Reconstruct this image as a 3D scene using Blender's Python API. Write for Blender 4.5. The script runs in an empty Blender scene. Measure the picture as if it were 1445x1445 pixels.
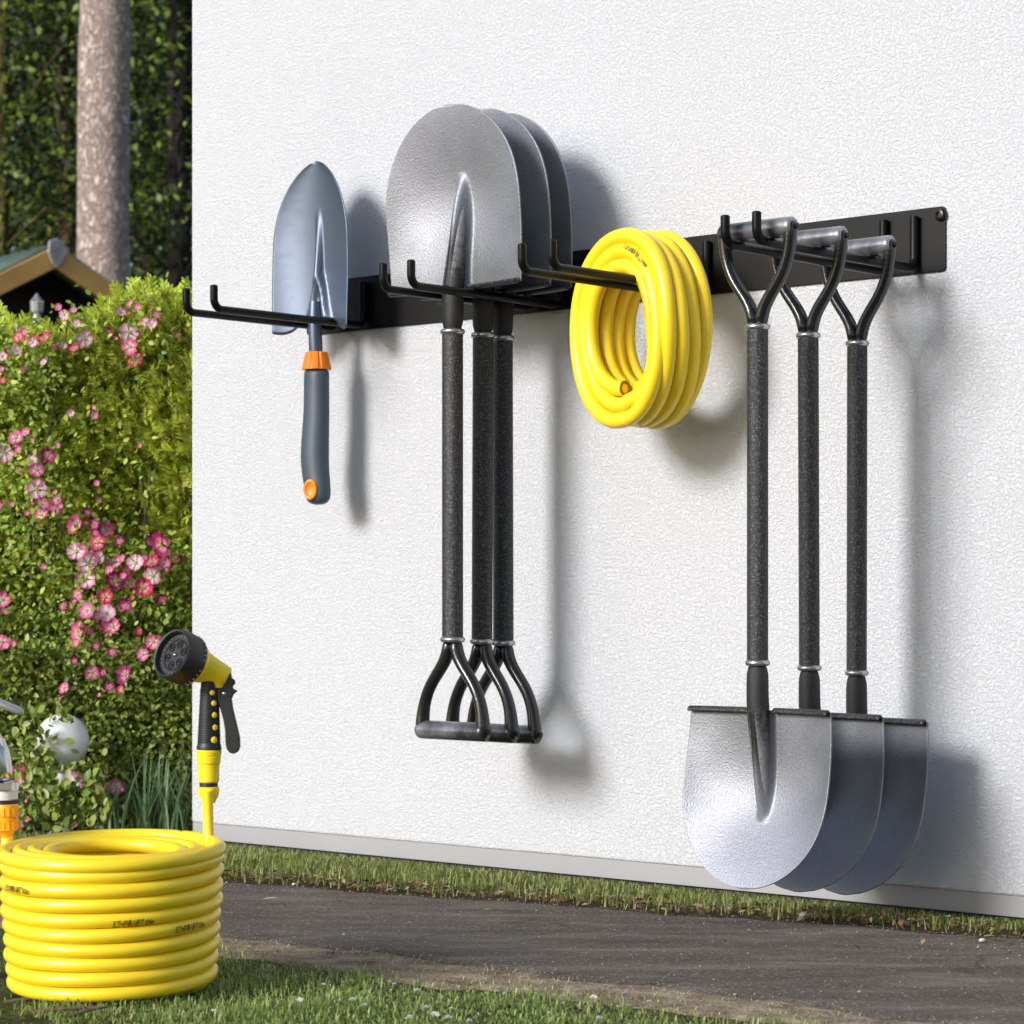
import bpy, math, random
import numpy as np
from mathutils import Vector, Matrix, Quaternion

random.seed(7); rng = np.random.default_rng(11)
scene = bpy.context.scene
COL = scene.collection
R = math.radians

# ------------------------------------------------------------------ camera survey
F = 3544.0; CX = 722.5; HZ = 846.0; Z0 = 4.0; H = 0.4345
ANG = math.atan2(3544, 3953)
WV = Vector((math.cos(ANG), -math.sin(ANG), 0))       # along the wall, to the right
NV = Vector((-math.sin(ANG), -math.cos(ANG), 0))      # out of the wall
WO = Vector((0, Z0, 0))                               # foot of the wall straight ahead

def wall_at(px, py, n=0.0):
    u = (px-CX)/F
    w = (u*(Z0+n*NV.y)-n*NV.x)/(WV.x-u*WV.y)
    Y = Z0+w*WV.y+n*NV.y
    return w, H+(HZ-py)/F*Y
def out_at(w, px):
    u = (px-CX)/F
    return -(w*WV.x-u*(Z0+w*WV.y))/(NV.x-u*NV.y)
def W(w, n, z):
    return WO+WV*w+NV*n+Vector((0, 0, z))
def at(px, py, Y):
    return Vector(((px-CX)/F*Y, Y, H+(HZ-py)/F*Y))
def ground_at(px, py):
    Y = H*F/(py-HZ)
    return Vector(((px-CX)/F*Y, Y, 0))

# ------------------------------------------------------------------ naming
def tag(o, label=None, cat=None, group=None, kind=None):
    if label: o['label'] = label
    if cat: o['category'] = cat
    if group: o['group'] = group
    if kind: o['kind'] = kind
    return o
def empty(name, loc, rz=0, rot=None, scale=1.0):
    o = bpy.data.objects.new(name, None); COL.objects.link(o)
    o.location = loc; o.rotation_euler = rot or (0, 0, rz); o.scale = (scale,)*3
    o.empty_display_size = 0.05
    return o
def copy_tree(o, parent=None):
    c = o.copy(); COL.objects.link(c)
    if parent is not None: c.parent = parent
    for ch in [k for k in bpy.data.objects if k.parent == o]:
        copy_tree(ch, c)
    return c

# ------------------------------------------------------------------ materials
def nt(m): return m.node_tree.nodes, m.node_tree.links
def mat(name, base, rough=0.5, metal=0.0, bump=None, vary=None, coat=0.0, spec=0.5, sss=0.0):
    """bump=(scale, distance, detail); vary=(scale, other colour, low, high)"""
    m = bpy.data.materials.new(name); m.use_nodes = True
    N, L = nt(m); p = N['Principled BSDF']
    p.inputs['Base Color'].default_value = (*base, 1)
    p.inputs['Roughness'].default_value = rough
    p.inputs['Metallic'].default_value = metal
    p.inputs['Specular IOR Level'].default_value = spec
    p.inputs['Coat Weight'].default_value = coat
    p.inputs['Coat Roughness'].default_value = 0.12
    if sss: p.inputs['Subsurface Weight'].default_value = sss; p.inputs['Subsurface Scale'].default_value = 0.004
    tc = N.new('ShaderNodeTexCoord')
    if bump:
        n = N.new('ShaderNodeTexNoise'); n.inputs['Scale'].default_value = bump[0]
        n.inputs['Detail'].default_value = bump[2] if len(bump) > 2 else 2
        L.new(tc.outputs['Object'], n.inputs['Vector'])
        b = N.new('ShaderNodeBump'); b.inputs['Distance'].default_value = bump[1]; b.inputs['Strength'].default_value = 1.0
        L.new(n.outputs['Fac'], b.inputs['Height']); L.new(b.outputs['Normal'], p.inputs['Normal'])
    if vary:
        n = N.new('ShaderNodeTexNoise'); n.inputs['Scale'].default_value = vary[0]; n.inputs['Detail'].default_value = 5
        L.new(tc.outputs['Object'], n.inputs['Vector'])
        r = N.new('ShaderNodeValToRGB')
        r.color_ramp.elements[0].position = vary[2]; r.color_ramp.elements[0].color = (*base, 1)
        r.color_ramp.elements[1].position = vary[3]; r.color_ramp.elements[1].color = (*vary[1], 1)
        L.new(n.outputs['Fac'], r.inputs['Fac']); L.new(r.outputs['Color'], p.inputs['Base Color'])
    return m
def leafmat(name, cols, trans=0.35, rough=0.45, spec=0.35):
    """every leaf its own tone, and light comes through it"""
    m = bpy.data.materials.new(name); m.use_nodes = True
    N, L = nt(m); p = N['Principled BSDF']; out = N['Material Output']
    g = N.new('ShaderNodeNewGeometry'); r = N.new('ShaderNodeValToRGB')
    e = r.color_ramp.elements
    while len(e) < len(cols): e.new(0.5)
    for i, c in enumerate(cols):
        e[i].position = i/(len(cols)-1) if len(cols) > 1 else 0
        e[i].color = (*c, 1)
    L.new(g.outputs['Random Per Island'], r.inputs['Fac'])
    L.new(r.outputs['Color'], p.inputs['Base Color'])
    p.inputs['Roughness'].default_value = rough; p.inputs['Specular IOR Level'].default_value = spec
    if trans > 0:
        t = N.new('ShaderNodeBsdfTranslucent'); mx = N.new('ShaderNodeMixShader')
        hs = N.new('ShaderNodeHueSaturation'); hs.inputs['Value'].default_value = 1.3; hs.inputs['Hue'].default_value = 0.485
        L.new(r.outputs['Color'], hs.inputs['Color']); L.new(hs.outputs['Color'], t.inputs['Color'])
        mx.inputs['Fac'].default_value = trans
        L.new(p.outputs['BSDF'], mx.inputs[1]); L.new(t.outputs['BSDF'], mx.inputs[2])
        L.new(mx.outputs['Shader'], out.inputs['Surface'])
    return m

M = {}
def stucco(name, base):
    m = bpy.data.materials.new(name); m.use_nodes = True
    N, L = nt(m); p = N['Principled BSDF']
    tc = N.new('ShaderNodeTexCoord')
    n1 = N.new('ShaderNodeTexNoise'); n1.inputs['Scale'].default_value = 250; n1.inputs['Detail'].default_value = 5; n1.inputs['Roughness'].default_value = .6; n1.inputs['Distortion'].default_value = 0.5
    n2 = N.new('ShaderNodeTexNoise'); n2.inputs['Scale'].default_value = 420; n2.inputs['Detail'].default_value = 3
    n3 = N.new('ShaderNodeTexNoise'); n3.inputs['Scale'].default_value = 1.7; n3.inputs['Detail'].default_value = 4
    for n in (n1, n2, n3): L.new(tc.outputs['Object'], n.inputs['Vector'])
    r1 = N.new('ShaderNodeValToRGB'); r1.color_ramp.elements[0].position = .32; r1.color_ramp.elements[1].position = .58
    L.new(n1.outputs['Fac'], r1.inputs['Fac'])
    ad = N.new('ShaderNodeMath'); ad.operation = 'MULTIPLY_ADD'; ad.inputs[1].default_value = .35
    L.new(n2.outputs['Fac'], ad.inputs[0]); L.new(r1.outputs['Color'], ad.inputs[2])
    b = N.new('ShaderNodeBump'); b.inputs['Distance'].default_value = .0017; b.inputs['Strength'].default_value = .9
    L.new(ad.outputs['Value'], b.inputs['Height']); L.new(b.outputs['Normal'], p.inputs['Normal'])
    mx = N.new('ShaderNodeMixRGB'); mx.inputs[1].default_value = (*base, 1); mx.inputs[2].default_value = (*[c*.92 for c in base], 1)
    L.new(n3.outputs['Fac'], mx.inputs['Fac'])
    L.new(mx.outputs['Color'], p.inputs['Base Color']); p.inputs['Roughness'].default_value = .85
    p.inputs['Specular IOR Level'].default_value = .25
    return m
M['stucco'] = stucco('white_stucco', (.64, .66, .70))
M['plinth'] = mat('grey_plinth_paint', (.30, .30, .315), .75, bump=(60, .0006), vary=(3, (.35, .35, .36), .3, .7))
M['gap'] = mat('painted_shadow_gap', (.035, .035, .033), .9)  # shadow gap under the wall, put in as a dark colour
M['rack'] = mat('black_powder_coat', (.005, .005, .0055), .36, bump=(900, .00008), spec=.18)
M['plate'] = mat('black_plate_coat', (.007, .007, .0075), .42, bump=(700, .00008), spec=.22)
M['screw'] = mat('dark_screw', (.03, .03, .03), .3, .8)
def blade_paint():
    # hammered silver paint: light-to-dark shading put into the colour, darker shoulders, brighter tip
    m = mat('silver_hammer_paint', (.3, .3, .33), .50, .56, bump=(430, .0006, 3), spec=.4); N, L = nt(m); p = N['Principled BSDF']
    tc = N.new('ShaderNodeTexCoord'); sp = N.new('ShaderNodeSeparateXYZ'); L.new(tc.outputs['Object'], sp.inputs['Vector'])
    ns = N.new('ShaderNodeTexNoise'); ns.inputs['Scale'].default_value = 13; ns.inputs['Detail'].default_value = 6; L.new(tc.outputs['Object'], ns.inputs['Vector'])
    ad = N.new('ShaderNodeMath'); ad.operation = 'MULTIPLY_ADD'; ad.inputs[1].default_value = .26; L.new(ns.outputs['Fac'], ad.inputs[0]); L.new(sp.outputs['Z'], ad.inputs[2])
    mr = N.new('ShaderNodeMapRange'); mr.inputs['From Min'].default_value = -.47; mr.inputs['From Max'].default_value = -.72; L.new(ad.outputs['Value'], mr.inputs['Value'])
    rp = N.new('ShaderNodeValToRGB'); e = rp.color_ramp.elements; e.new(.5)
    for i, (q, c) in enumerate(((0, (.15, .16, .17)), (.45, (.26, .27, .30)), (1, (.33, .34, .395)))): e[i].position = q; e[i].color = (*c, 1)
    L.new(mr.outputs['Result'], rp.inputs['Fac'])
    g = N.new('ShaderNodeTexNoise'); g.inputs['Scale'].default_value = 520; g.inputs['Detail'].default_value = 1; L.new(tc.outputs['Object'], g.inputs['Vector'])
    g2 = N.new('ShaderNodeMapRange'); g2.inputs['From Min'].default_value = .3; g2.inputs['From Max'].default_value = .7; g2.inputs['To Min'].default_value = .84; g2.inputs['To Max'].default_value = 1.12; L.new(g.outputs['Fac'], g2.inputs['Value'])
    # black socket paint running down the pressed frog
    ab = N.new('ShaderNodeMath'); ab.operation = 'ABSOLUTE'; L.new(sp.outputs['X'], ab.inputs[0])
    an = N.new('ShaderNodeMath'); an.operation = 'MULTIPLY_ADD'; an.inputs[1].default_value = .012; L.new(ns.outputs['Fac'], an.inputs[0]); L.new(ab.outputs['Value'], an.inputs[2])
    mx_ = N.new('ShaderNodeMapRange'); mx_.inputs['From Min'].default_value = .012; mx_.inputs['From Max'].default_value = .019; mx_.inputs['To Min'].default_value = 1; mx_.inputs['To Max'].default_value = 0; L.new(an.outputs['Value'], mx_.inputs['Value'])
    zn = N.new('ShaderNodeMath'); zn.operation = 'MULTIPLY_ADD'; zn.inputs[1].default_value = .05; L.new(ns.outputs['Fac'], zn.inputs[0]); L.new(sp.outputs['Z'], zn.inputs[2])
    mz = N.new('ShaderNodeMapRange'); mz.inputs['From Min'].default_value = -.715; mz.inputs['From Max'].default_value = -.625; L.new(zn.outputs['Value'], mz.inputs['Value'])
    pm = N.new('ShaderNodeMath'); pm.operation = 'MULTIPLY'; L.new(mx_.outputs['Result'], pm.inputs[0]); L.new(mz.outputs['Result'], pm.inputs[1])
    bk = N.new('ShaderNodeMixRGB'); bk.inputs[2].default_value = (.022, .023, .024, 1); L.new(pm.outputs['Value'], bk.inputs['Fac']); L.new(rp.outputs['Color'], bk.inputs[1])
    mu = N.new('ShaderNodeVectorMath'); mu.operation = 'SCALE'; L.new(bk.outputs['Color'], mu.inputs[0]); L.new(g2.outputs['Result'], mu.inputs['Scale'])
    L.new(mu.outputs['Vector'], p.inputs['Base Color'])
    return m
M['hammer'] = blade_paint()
M['hammer_plain'] = mat('silver_hammer_paint_plain', (.30, .305, .335), .40, .38, bump=(430, .00055, 3), vary=(12, (.22, .225, .245), .35, .75), spec=.5)
M['shaft'] = mat('black_crackle_paint', (.026, .027, .029), .33, .40, bump=(800, .0011, 2), vary=(380, (.13, .135, .14), .50, .72))
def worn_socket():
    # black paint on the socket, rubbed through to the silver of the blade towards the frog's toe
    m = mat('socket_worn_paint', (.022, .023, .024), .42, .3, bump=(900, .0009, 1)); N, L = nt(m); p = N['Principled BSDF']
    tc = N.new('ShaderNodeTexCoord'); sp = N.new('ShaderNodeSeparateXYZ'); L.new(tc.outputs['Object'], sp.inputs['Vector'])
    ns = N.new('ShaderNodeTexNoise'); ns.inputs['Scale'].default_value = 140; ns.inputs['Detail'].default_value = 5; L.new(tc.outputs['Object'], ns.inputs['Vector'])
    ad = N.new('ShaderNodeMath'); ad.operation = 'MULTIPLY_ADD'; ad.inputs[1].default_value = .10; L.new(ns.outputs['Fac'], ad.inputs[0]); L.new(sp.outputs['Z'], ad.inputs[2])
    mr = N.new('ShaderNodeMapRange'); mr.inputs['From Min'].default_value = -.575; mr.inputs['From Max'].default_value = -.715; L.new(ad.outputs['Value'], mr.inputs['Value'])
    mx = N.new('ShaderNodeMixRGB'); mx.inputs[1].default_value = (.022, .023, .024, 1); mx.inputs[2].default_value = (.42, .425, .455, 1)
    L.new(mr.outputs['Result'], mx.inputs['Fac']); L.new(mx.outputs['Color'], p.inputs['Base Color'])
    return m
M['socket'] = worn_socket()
M['grip'] = mat('worn_highlight_grip', (.06, .062, .068), .27, .55, bump=(160, .0003, 3), vary=(28, (.30, .31, .33), .42, .72))  # silver patches: wear, raised to carry the highlight in the colour
M['yoke'] = mat('glossy_black_yoke', (.018, .019, .020), .22, .35, bump=(300, .0003, 2), coat=.3)
M['weld'] = mat('bright_weld_ring', (.45, .46, .47), .28, .9)
M['trowel'] = mat('blue_grey_steel', (.115, .14, .195), .43, .75, bump=(40, .0003, 2))
M['ferrule'] = mat('orange_plastic', (.95, .24, .006), .4)
M['handle'] = mat('slate_rubber_handle', (.050, .072, .100), .45, bump=(600, .0001))
M['hose'] = mat('yellow_hose_pvc', (.93, .67, .022), .36, coat=.12, bump=(25, .0004, 2), sss=.12)
M['hosein'] = mat('hose_bore', (.30, .13, .01), .6)
M['ink'] = mat('black_ink', (.012, .010, .006), .6)
M['yellow'] = mat('yellow_nozzle_plastic', (.96, .70, .02), .38)
M['orange'] = mat('orange_yellow_connector', (.92, .42, .012), .4)
M['black'] = mat('black_nozzle_rubber', (.016, .016, .017), .48, bump=(500, .0001))
M['hole'] = mat('dark_hole', (.006, .006, .006), .8)
M['steel'] = mat('bright_screw_steel', (.62, .62, .62), .25, 1)
M['chrome'] = mat('brushed_tap_chrome', (.62, .63, .64), .2, 1)
M['white_sleeve'] = mat('white_tap_sleeve', (.75, .75, .75), .4)
M['globe'] = mat('pale_glazed_globe', (.84, .86, .87), .3, coat=.5, vary=(7, (.74, .78, .81), .4, .7))
M['asphalt'] = None
M['shedwood'] = mat('orange_stained_board', (.72, .40, .115), .6, vary=(6, (.58, .29, .08), .35, .7))
M['sheddark'] = mat('dark_brown_boards', (.035, .017, .010), .8, vary=(8, (.02, .01, .006), .3, .7))
M['roofgreen'] = mat('green_roof_felt', (.15, .25, .16), .8, vary=(14, (.30, .36, .27), .35, .75))
M['cap'] = mat('grey_ridge_cap', (.36, .36, .36), .55, vary=(14, (.22, .22, .22), .4, .7))
M['lamp'] = mat('grey_lamp_metal', (.35, .36, .38), .4, .4)
M['stem'] = mat('green_brown_stem', (.07, .075, .025), .7)
M['twig'] = mat('dry_twig', (.16, .11, .065), .85, vary=(30, (.08, .055, .03), .3, .7))
M['stamen'] = mat('yellow_stamens', (.55, .42, .08), .7)
M['hedge'] = leafmat('thuja_fronds', [(0.147, 0.187, 0.028), (0.297, 0.377, 0.047), (0.494, 0.597, 0.071), (0.670, 0.750, 0.106), (0.393, 0.353, 0.129)], .35, .55)
M['hedgetop'] = leafmat('thuja_young_fronds', [(0.295, 0.400, 0.038), (0.471, 0.592, 0.060), (0.618, 0.704, 0.086), (0.382, 0.481, 0.060)], .35, .55)
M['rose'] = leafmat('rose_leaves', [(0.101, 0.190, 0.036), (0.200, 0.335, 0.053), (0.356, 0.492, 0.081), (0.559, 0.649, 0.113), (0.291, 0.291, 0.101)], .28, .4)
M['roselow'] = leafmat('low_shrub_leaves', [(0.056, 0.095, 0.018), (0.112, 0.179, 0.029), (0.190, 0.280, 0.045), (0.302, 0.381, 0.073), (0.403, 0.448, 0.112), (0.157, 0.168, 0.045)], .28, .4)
M['forest'] = leafmat('forest_leaves', [(0.005, 0.012, 0.005), (0.009, 0.019, 0.007), (0.013, 0.029, 0.008), (0.019, 0.042, 0.010), (0.029, 0.060, 0.013), (0.078, 0.130, 0.023), (0.208, 0.286, 0.046), (0.390, 0.494, 0.065)], .3, .5)  # mostly dark tones, few bright: dappled sun put into the leaf colour
M['forest_sunlit'] = leafmat('sunlit_forest_leaves', [(0.011, 0.025, 0.008), (0.023, 0.049, 0.015), (0.052, 0.098, 0.021), (0.115, 0.184, 0.034), (0.230, 0.322, 0.057), (0.391, 0.483, 0.115)], .35, .5)  # paler crowns: sunlit patches put into the leaf colour
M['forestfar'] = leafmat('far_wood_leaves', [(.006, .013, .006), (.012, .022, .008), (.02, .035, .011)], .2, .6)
M['pine'] = leafmat('pine_needles', [(.010, .022, .010), (.018, .036, .014), (.03, .055, .018)], .15, .5)
M['lawn'] = leafmat('lawn_blades', [(0.106, 0.174, 0.039), (0.170, 0.265, 0.058), (0.243, 0.355, 0.081), (0.323, 0.436, 0.120), (0.549, 0.564, 0.257)], .3, .5)
M['strip'] = leafmat('strip_grass_blades', [(0.083, 0.121, 0.024), (0.143, 0.198, 0.037), (0.209, 0.275, 0.055), (0.330, 0.352, 0.121), (0.506, 0.473, 0.242)], .3, .5)
M['straw'] = leafmat('dry_grass_blades', [(.33, .25, .14), (.47, .38, .23), (.56, .48, .32), (.24, .17, .09), (.20, .21, .07)], .15, .7)
M['litter'] = leafmat('brown_leaf_litter', [(.10, .05, .028), (.17, .085, .042), (.26, .15, .085), (.06, .038, .025), (.40, .31, .19)], .05, .8)
M['iris'] = leafmat('blue_green_blades', [(0.111, 0.195, 0.091), (0.182, 0.299, 0.143), (0.286, 0.403, 0.221)], .3, .4)
M['clover'] = leafmat('white_clover_petals', [(.62, .62, .58), (.75, .75, .70)], .2, .7)
M['pebble'] = mat('pale_pebble', (.55, .53, .48), .8)

def petalmat(name, inner, mid, outer):
    """the petals run from a pale heart to a deep rim: object-space radius on each flower"""
    m = bpy.data.materials.new(name); m.use_nodes = True
    N, L = nt(m); p = N['Principled BSDF']
    tc = N.new('ShaderNodeTexCoord'); ln = N.new('ShaderNodeVectorMath'); ln.operation = 'LENGTH'
    L.new(tc.outputs['Object'], ln.inputs[0])
    r = N.new('ShaderNodeValToRGB'); e = r.color_ramp.elements; e.new(.5)
    for i, (q, c) in enumerate(((.34, inner), (.62, mid), (.98, outer))):
        e[i].position = q; e[i].color = (*c, 1)
    L.new(ln.outputs['Value'], r.inputs['Fac']); L.new(r.outputs['Color'], p.inputs['Base Color'])
    p.inputs['Roughness'].default_value = .6; p.inputs['Specular IOR Level'].default_value = .2
    t = N.new('ShaderNodeBsdfTranslucent'); L.new(r.outputs['Color'], t.inputs['Color'])
    mx = N.new('ShaderNodeMixShader'); mx.inputs['Fac'].default_value = .25
    L.new(p.outputs['BSDF'], mx.inputs[1]); L.new(t.outputs['BSDF'], mx.inputs[2])
    L.new(mx.outputs['Shader'], N['Material Output'].inputs['Surface'])
    return m
PET = {'L': petalmat('pale_pink_petals', (.80, .72, .70), (.76, .50, .60), (.68, .20, .40)),
       'P': petalmat('pink_petals', (.74, .55, .56), (.68, .16, .33), (.60, .07, .24)),
       'R': petalmat('coral_red_petals', (.72, .42, .36), (.60, .055, .14), (.52, .028, .11)),
       'M': petalmat('magenta_petals', (.60, .34, .40), (.36, .022, .15), (.30, .012, .12))}

# ------------------------------------------------------------------ mesh building
class MB:
    def __init__(s): s.v = []; s.f = []; s.m = []; s.cur = 0
    def add(s, vs, fs):
        o = len(s.v); s.v += [tuple(v) for v in vs]
        for f in fs: s.f.append(tuple(i+o for i in f)); s.m.append(s.cur)
    def box(s, c, size, rot=None):
        c = Vector(c); hx, hy, hz = [k/2 for k in size]
        vs = [Vector((x, y, z)) for x in (-hx, hx) for y in (-hy, hy) for z in (-hz, hz)]
        if rot is not None: vs = [rot @ v for v in vs]
        s.add([c+v for v in vs], [(0, 1, 3, 2), (4, 6, 7, 5), (0, 4, 5, 1), (2, 3, 7, 6), (0, 2, 6, 4), (1, 5, 7, 3)])
    def tube(s, pts, rad, seg=12, cap=True, closed=False, flat=1.0, up=None):
        pts = [Vector(p) for p in pts]; n = len(pts)
        if not hasattr(rad, '__len__'): rad = [rad]*n
        tan = []
        for i in range(n):
            a = pts[i-1] if (i > 0 or closed) else pts[i]; b = pts[(i+1) % n] if (i < n-1 or closed) else pts[i]
            t = (b-a); tan.append(t.normalized() if t.length > 1e-9 else Vector((0, 0, 1)))
        if up is None:
            up = Vector((0, 0, 1)) if abs(tan[0].z) < .9 else Vector((1, 0, 0))
        nrm = (up-tan[0]*up.dot(tan[0])).normalized()
        vs = []
        for i in range(n):
            if i: nrm = (nrm-tan[i]*nrm.dot(tan[i])).normalized()
            bi = tan[i].cross(nrm)
            for k in range(seg):
                a = 2*math.pi*k/seg
                vs.append(pts[i]+nrm*(rad[i]*math.cos(a))+bi*(rad[i]*flat*math.sin(a)))
        fs = []
        for i in range(n if closed else n-1):
            j = (i+1) % n
            for k in range(seg):
                l = (k+1) % seg
                fs.append((i*seg+k, i*seg+l, j*seg+l, j*seg+k))
        if cap and not closed:
            fs.append(tuple(range(seg-1, -1, -1))); fs.append(tuple((n-1)*seg+k for k in range(seg)))
        s.add(vs, fs)
    def lathe(s, prof, seg=24, mtx=None, cap=True):
        vs = []
        for r, z in prof:
            for k in range(seg):
                a = 2*math.pi*k/seg; v = Vector((r*math.cos(a), r*math.sin(a), z)); vs.append(mtx @ v if mtx else v)
        fs = []; n = len(prof)
        for i in range(n-1):
            for k in range(seg):
                l = (k+1) % seg; fs.append((i*seg+k, i*seg+l, (i+1)*seg+l, (i+1)*seg+k))
        if cap: fs.append(tuple(range(seg-1, -1, -1))); fs.append(tuple((n-1)*seg+k for k in range(seg)))
        s.add(vs, fs)
    def ball(s, c, r, seg=12, rings=8, sc=(1, 1, 1), mtx=None):
        prof = []
        vs = []; fs = []
        for i in range(rings+1):
            t = math.pi*i/rings
            for k in range(seg):
                a = 2*math.pi*k/seg
                v = Vector((r*sc[0]*math.sin(t)*math.cos(a), r*sc[1]*math.sin(t)*math.sin(a), r*sc[2]*math.cos(t)))
                if mtx: v = mtx @ v
                vs.append(Vector(c)+v)
        for i in range(rings):
            for k in range(seg):
                l = (k+1) % seg; fs.append((i*seg+k, (i+1)*seg+k, (i+1)*seg+l, i*seg+l))
        s.add(vs, fs)
    def grid(s, fn, nu, nv):
        vs = [fn(i/nu, j/nv) for j in range(nv+1) for i in range(nu+1)]
        fs = [(j*(nu+1)+i, j*(nu+1)+i+1, (j+1)*(nu+1)+i+1, (j+1)*(nu+1)+i) for j in range(nv) for i in range(nu)]
        s.add(vs, fs)
    def prism(s, poly, y0, y1):
        n = len(poly); vs = [(x, y0, z) for x, z in poly]+[(x, y1, z) for x, z in poly]
        s.add(vs, [tuple(range(n)), tuple(range(2*n-1, n-1, -1))]+[(i, n+i, n+(i+1) % n, (i+1) % n) for i in range(n)])
    def build(s, name, mats, parent=None, smooth=True, bevel=0, angle=40, solid=0, subsurf=0, offset=0):
        me = bpy.data.meshes.new(name); me.from_pydata(s.v, [], s.f)
        mats = mats if isinstance(mats, (list, tuple)) else [mats]
        for m in mats: me.materials.append(m)
        me.polygons.foreach_set('material_index', s.m)
        me.polygons.foreach_set('use_smooth', [smooth]*len(s.f)); me.update()
        if smooth and hasattr(me, 'set_sharp_from_angle'): me.set_sharp_from_angle(angle=R(angle))
        o = bpy.data.objects.new(name, me); COL.objects.link(o)
        if parent: o.parent = parent
        if solid:
            q = o.modifiers.new('thickness', 'SOLIDIFY'); q.thickness = solid; q.offset = offset
        if bevel:
            b = o.modifiers.new('bevel', 'BEVEL'); b.width = bevel; b.segments = 3; b.limit_method = 'ANGLE'; b.angle_limit = R(40)
        if subsurf:
            b = o.modifiers.new('sub', 'SUBSURF'); b.levels = subsurf; b.render_levels = subsurf
        return o

def np_mesh(name, verts, faces, m, parent=None, smooth=False):
    """verts (N,3), faces (K,c) with one corner count"""
    me = bpy.data.meshes.new(name); k, c = faces.shape
    me.vertices.add(len(verts)); me.vertices.foreach_set('co', np.ascontiguousarray(verts, dtype=np.float32).ravel())
    me.loops.add(k*c); me.loops.foreach_set('vertex_index', np.ascontiguousarray(faces, dtype=np.int32).ravel())
    me.polygons.add(k); me.polygons.foreach_set('loop_start', np.arange(0, k*c, c, dtype=np.int32))
    me.polygons.foreach_set('loop_total', np.full(k, c, dtype=np.int32))
    if smooth: me.polygons.foreach_set('use_smooth', np.ones(k, dtype=bool))
    me.materials.append(m); me.update(calc_edges=True); me.validate()
    o = bpy.data.objects.new(name, me); COL.objects.link(o)
    if parent: o.parent = parent
    return o
def unit(a): return a/np.maximum(np.linalg.norm(a, axis=-1, keepdims=True), 1e-9)
def scatter(tv, tf, pos, xdir, zdir, scale):
    """copies of a small template: x of the template along xdir, z roughly along zdir"""
    x = unit(xdir); z = unit(zdir-x*np.sum(x*zdir, -1, keepdims=True)); y = np.cross(z, x)
    B = np.stack([x, y, z], axis=2)                          # N,3,3 columns
    v = np.einsum('nij,kj->nki', B, tv)*np.asarray(scale).reshape(-1, 1, 1)+pos[:, None, :]
    f = tf[None]+(np.arange(len(pos))*len(tv))[:, None, None]
    return v.reshape(-1, 3), f.reshape(-1, tf.shape[1])
LEAF_V = np.array([(0, 0, 0), (.3, .26, .05), (.3, -.26, .05), (.68, .24, .03), (.68, -.24, .03), (1, 0, -.06), (.3, 0, 0), (.68, 0, -.015)], float)
LEAF_F = np.array([(0, 6, 1, 1), (0, 2, 6, 6), (6, 7, 3, 1), (2, 4, 7, 6), (7, 5, 3, 3), (4, 5, 7, 7)])
LEAF_T = np.array([(0, 6, 1), (0, 2, 6), (6, 7, 1), (1, 7, 3), (2, 4, 6), (6, 4, 7), (7, 5, 3), (4, 5, 7)])
SIMPLE_V = np.array([(0, 0, 0), (.45, .3, .04), (1, 0, -.05), (.45, -.3, .04)], float)
SIMPLE_F = np.array([(0, 3, 2, 1)])
def frond_template():
    vs = []; fs = []
    def strip(a, b, w):
        a = np.array(a); b = np.array(b); d = b-a; n = np.array((-d[1], d[0], 0)); n = n/np.linalg.norm(n)*w
        o = len(vs); m = a+d*.6
        vs.extend([a-n*.6, a+n*.6, m+n, m-n, b+n*.25, b-n*.25]); fs.extend([(o, o+3, o+2, o+1), (o+3, o+5, o+4, o+2)])
    strip((0, 0, 0), (1, 0, .06), .035)
    for i in range(6):
        t = .12+i*.14; l = .42*(1-t*.6)
        for sgn in (-1, 1):
            tt = t+(.05 if sgn > 0 else 0)
            strip((tt, 0, .01), (tt+l*.72, sgn*l*.62, -.05+.12*((i*7) % 3)/3), .038)
    return np.array(vs, float), np.array(fs)
FROND_V, FROND_F = frond_template()
def rand_dirs(n):
    return unit(rng.normal(size=(n, 3)))
def blades(pos, length, width, lean=.5, head=None):
    n = len(pos)
    a = rng.uniform(0, 2*math.pi, n); d = np.stack([np.cos(a), np.sin(a), np.zeros(n)], 1)
    s = np.stack([-d[:, 1], d[:, 0], np.zeros(n)], 1)
    l = np.asarray(length).reshape(-1, 1)*np.ones((n, 1)); w = np.asarray(width).reshape(-1, 1)*np.ones((n, 1))
    k = np.minimum(rng.uniform(.1, 1, (n, 1))*lean, 1.85)
    upv = np.array([[0, 0, 1.0]])
    mid = pos+upv*l*.55*np.sqrt(1-(k*.5)**2)+d*l*.55*k*.5
    tip = mid+upv*l*.45*np.maximum(.15, 1-k*1.1)+d*l*.45*k*1.3
    v = np.stack([pos-s*w*.5, pos+s*w*.5, mid+s*w*.42, mid-s*w*.42, tip], 1).reshape(-1, 3)
    b = np.arange(n)*5
    f = np.concatenate([np.stack([b, b+1, b+2], 1), np.stack([b, b+2, b+3], 1), np.stack([b+3, b+2, b+4], 1)])
    return v, f

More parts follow.
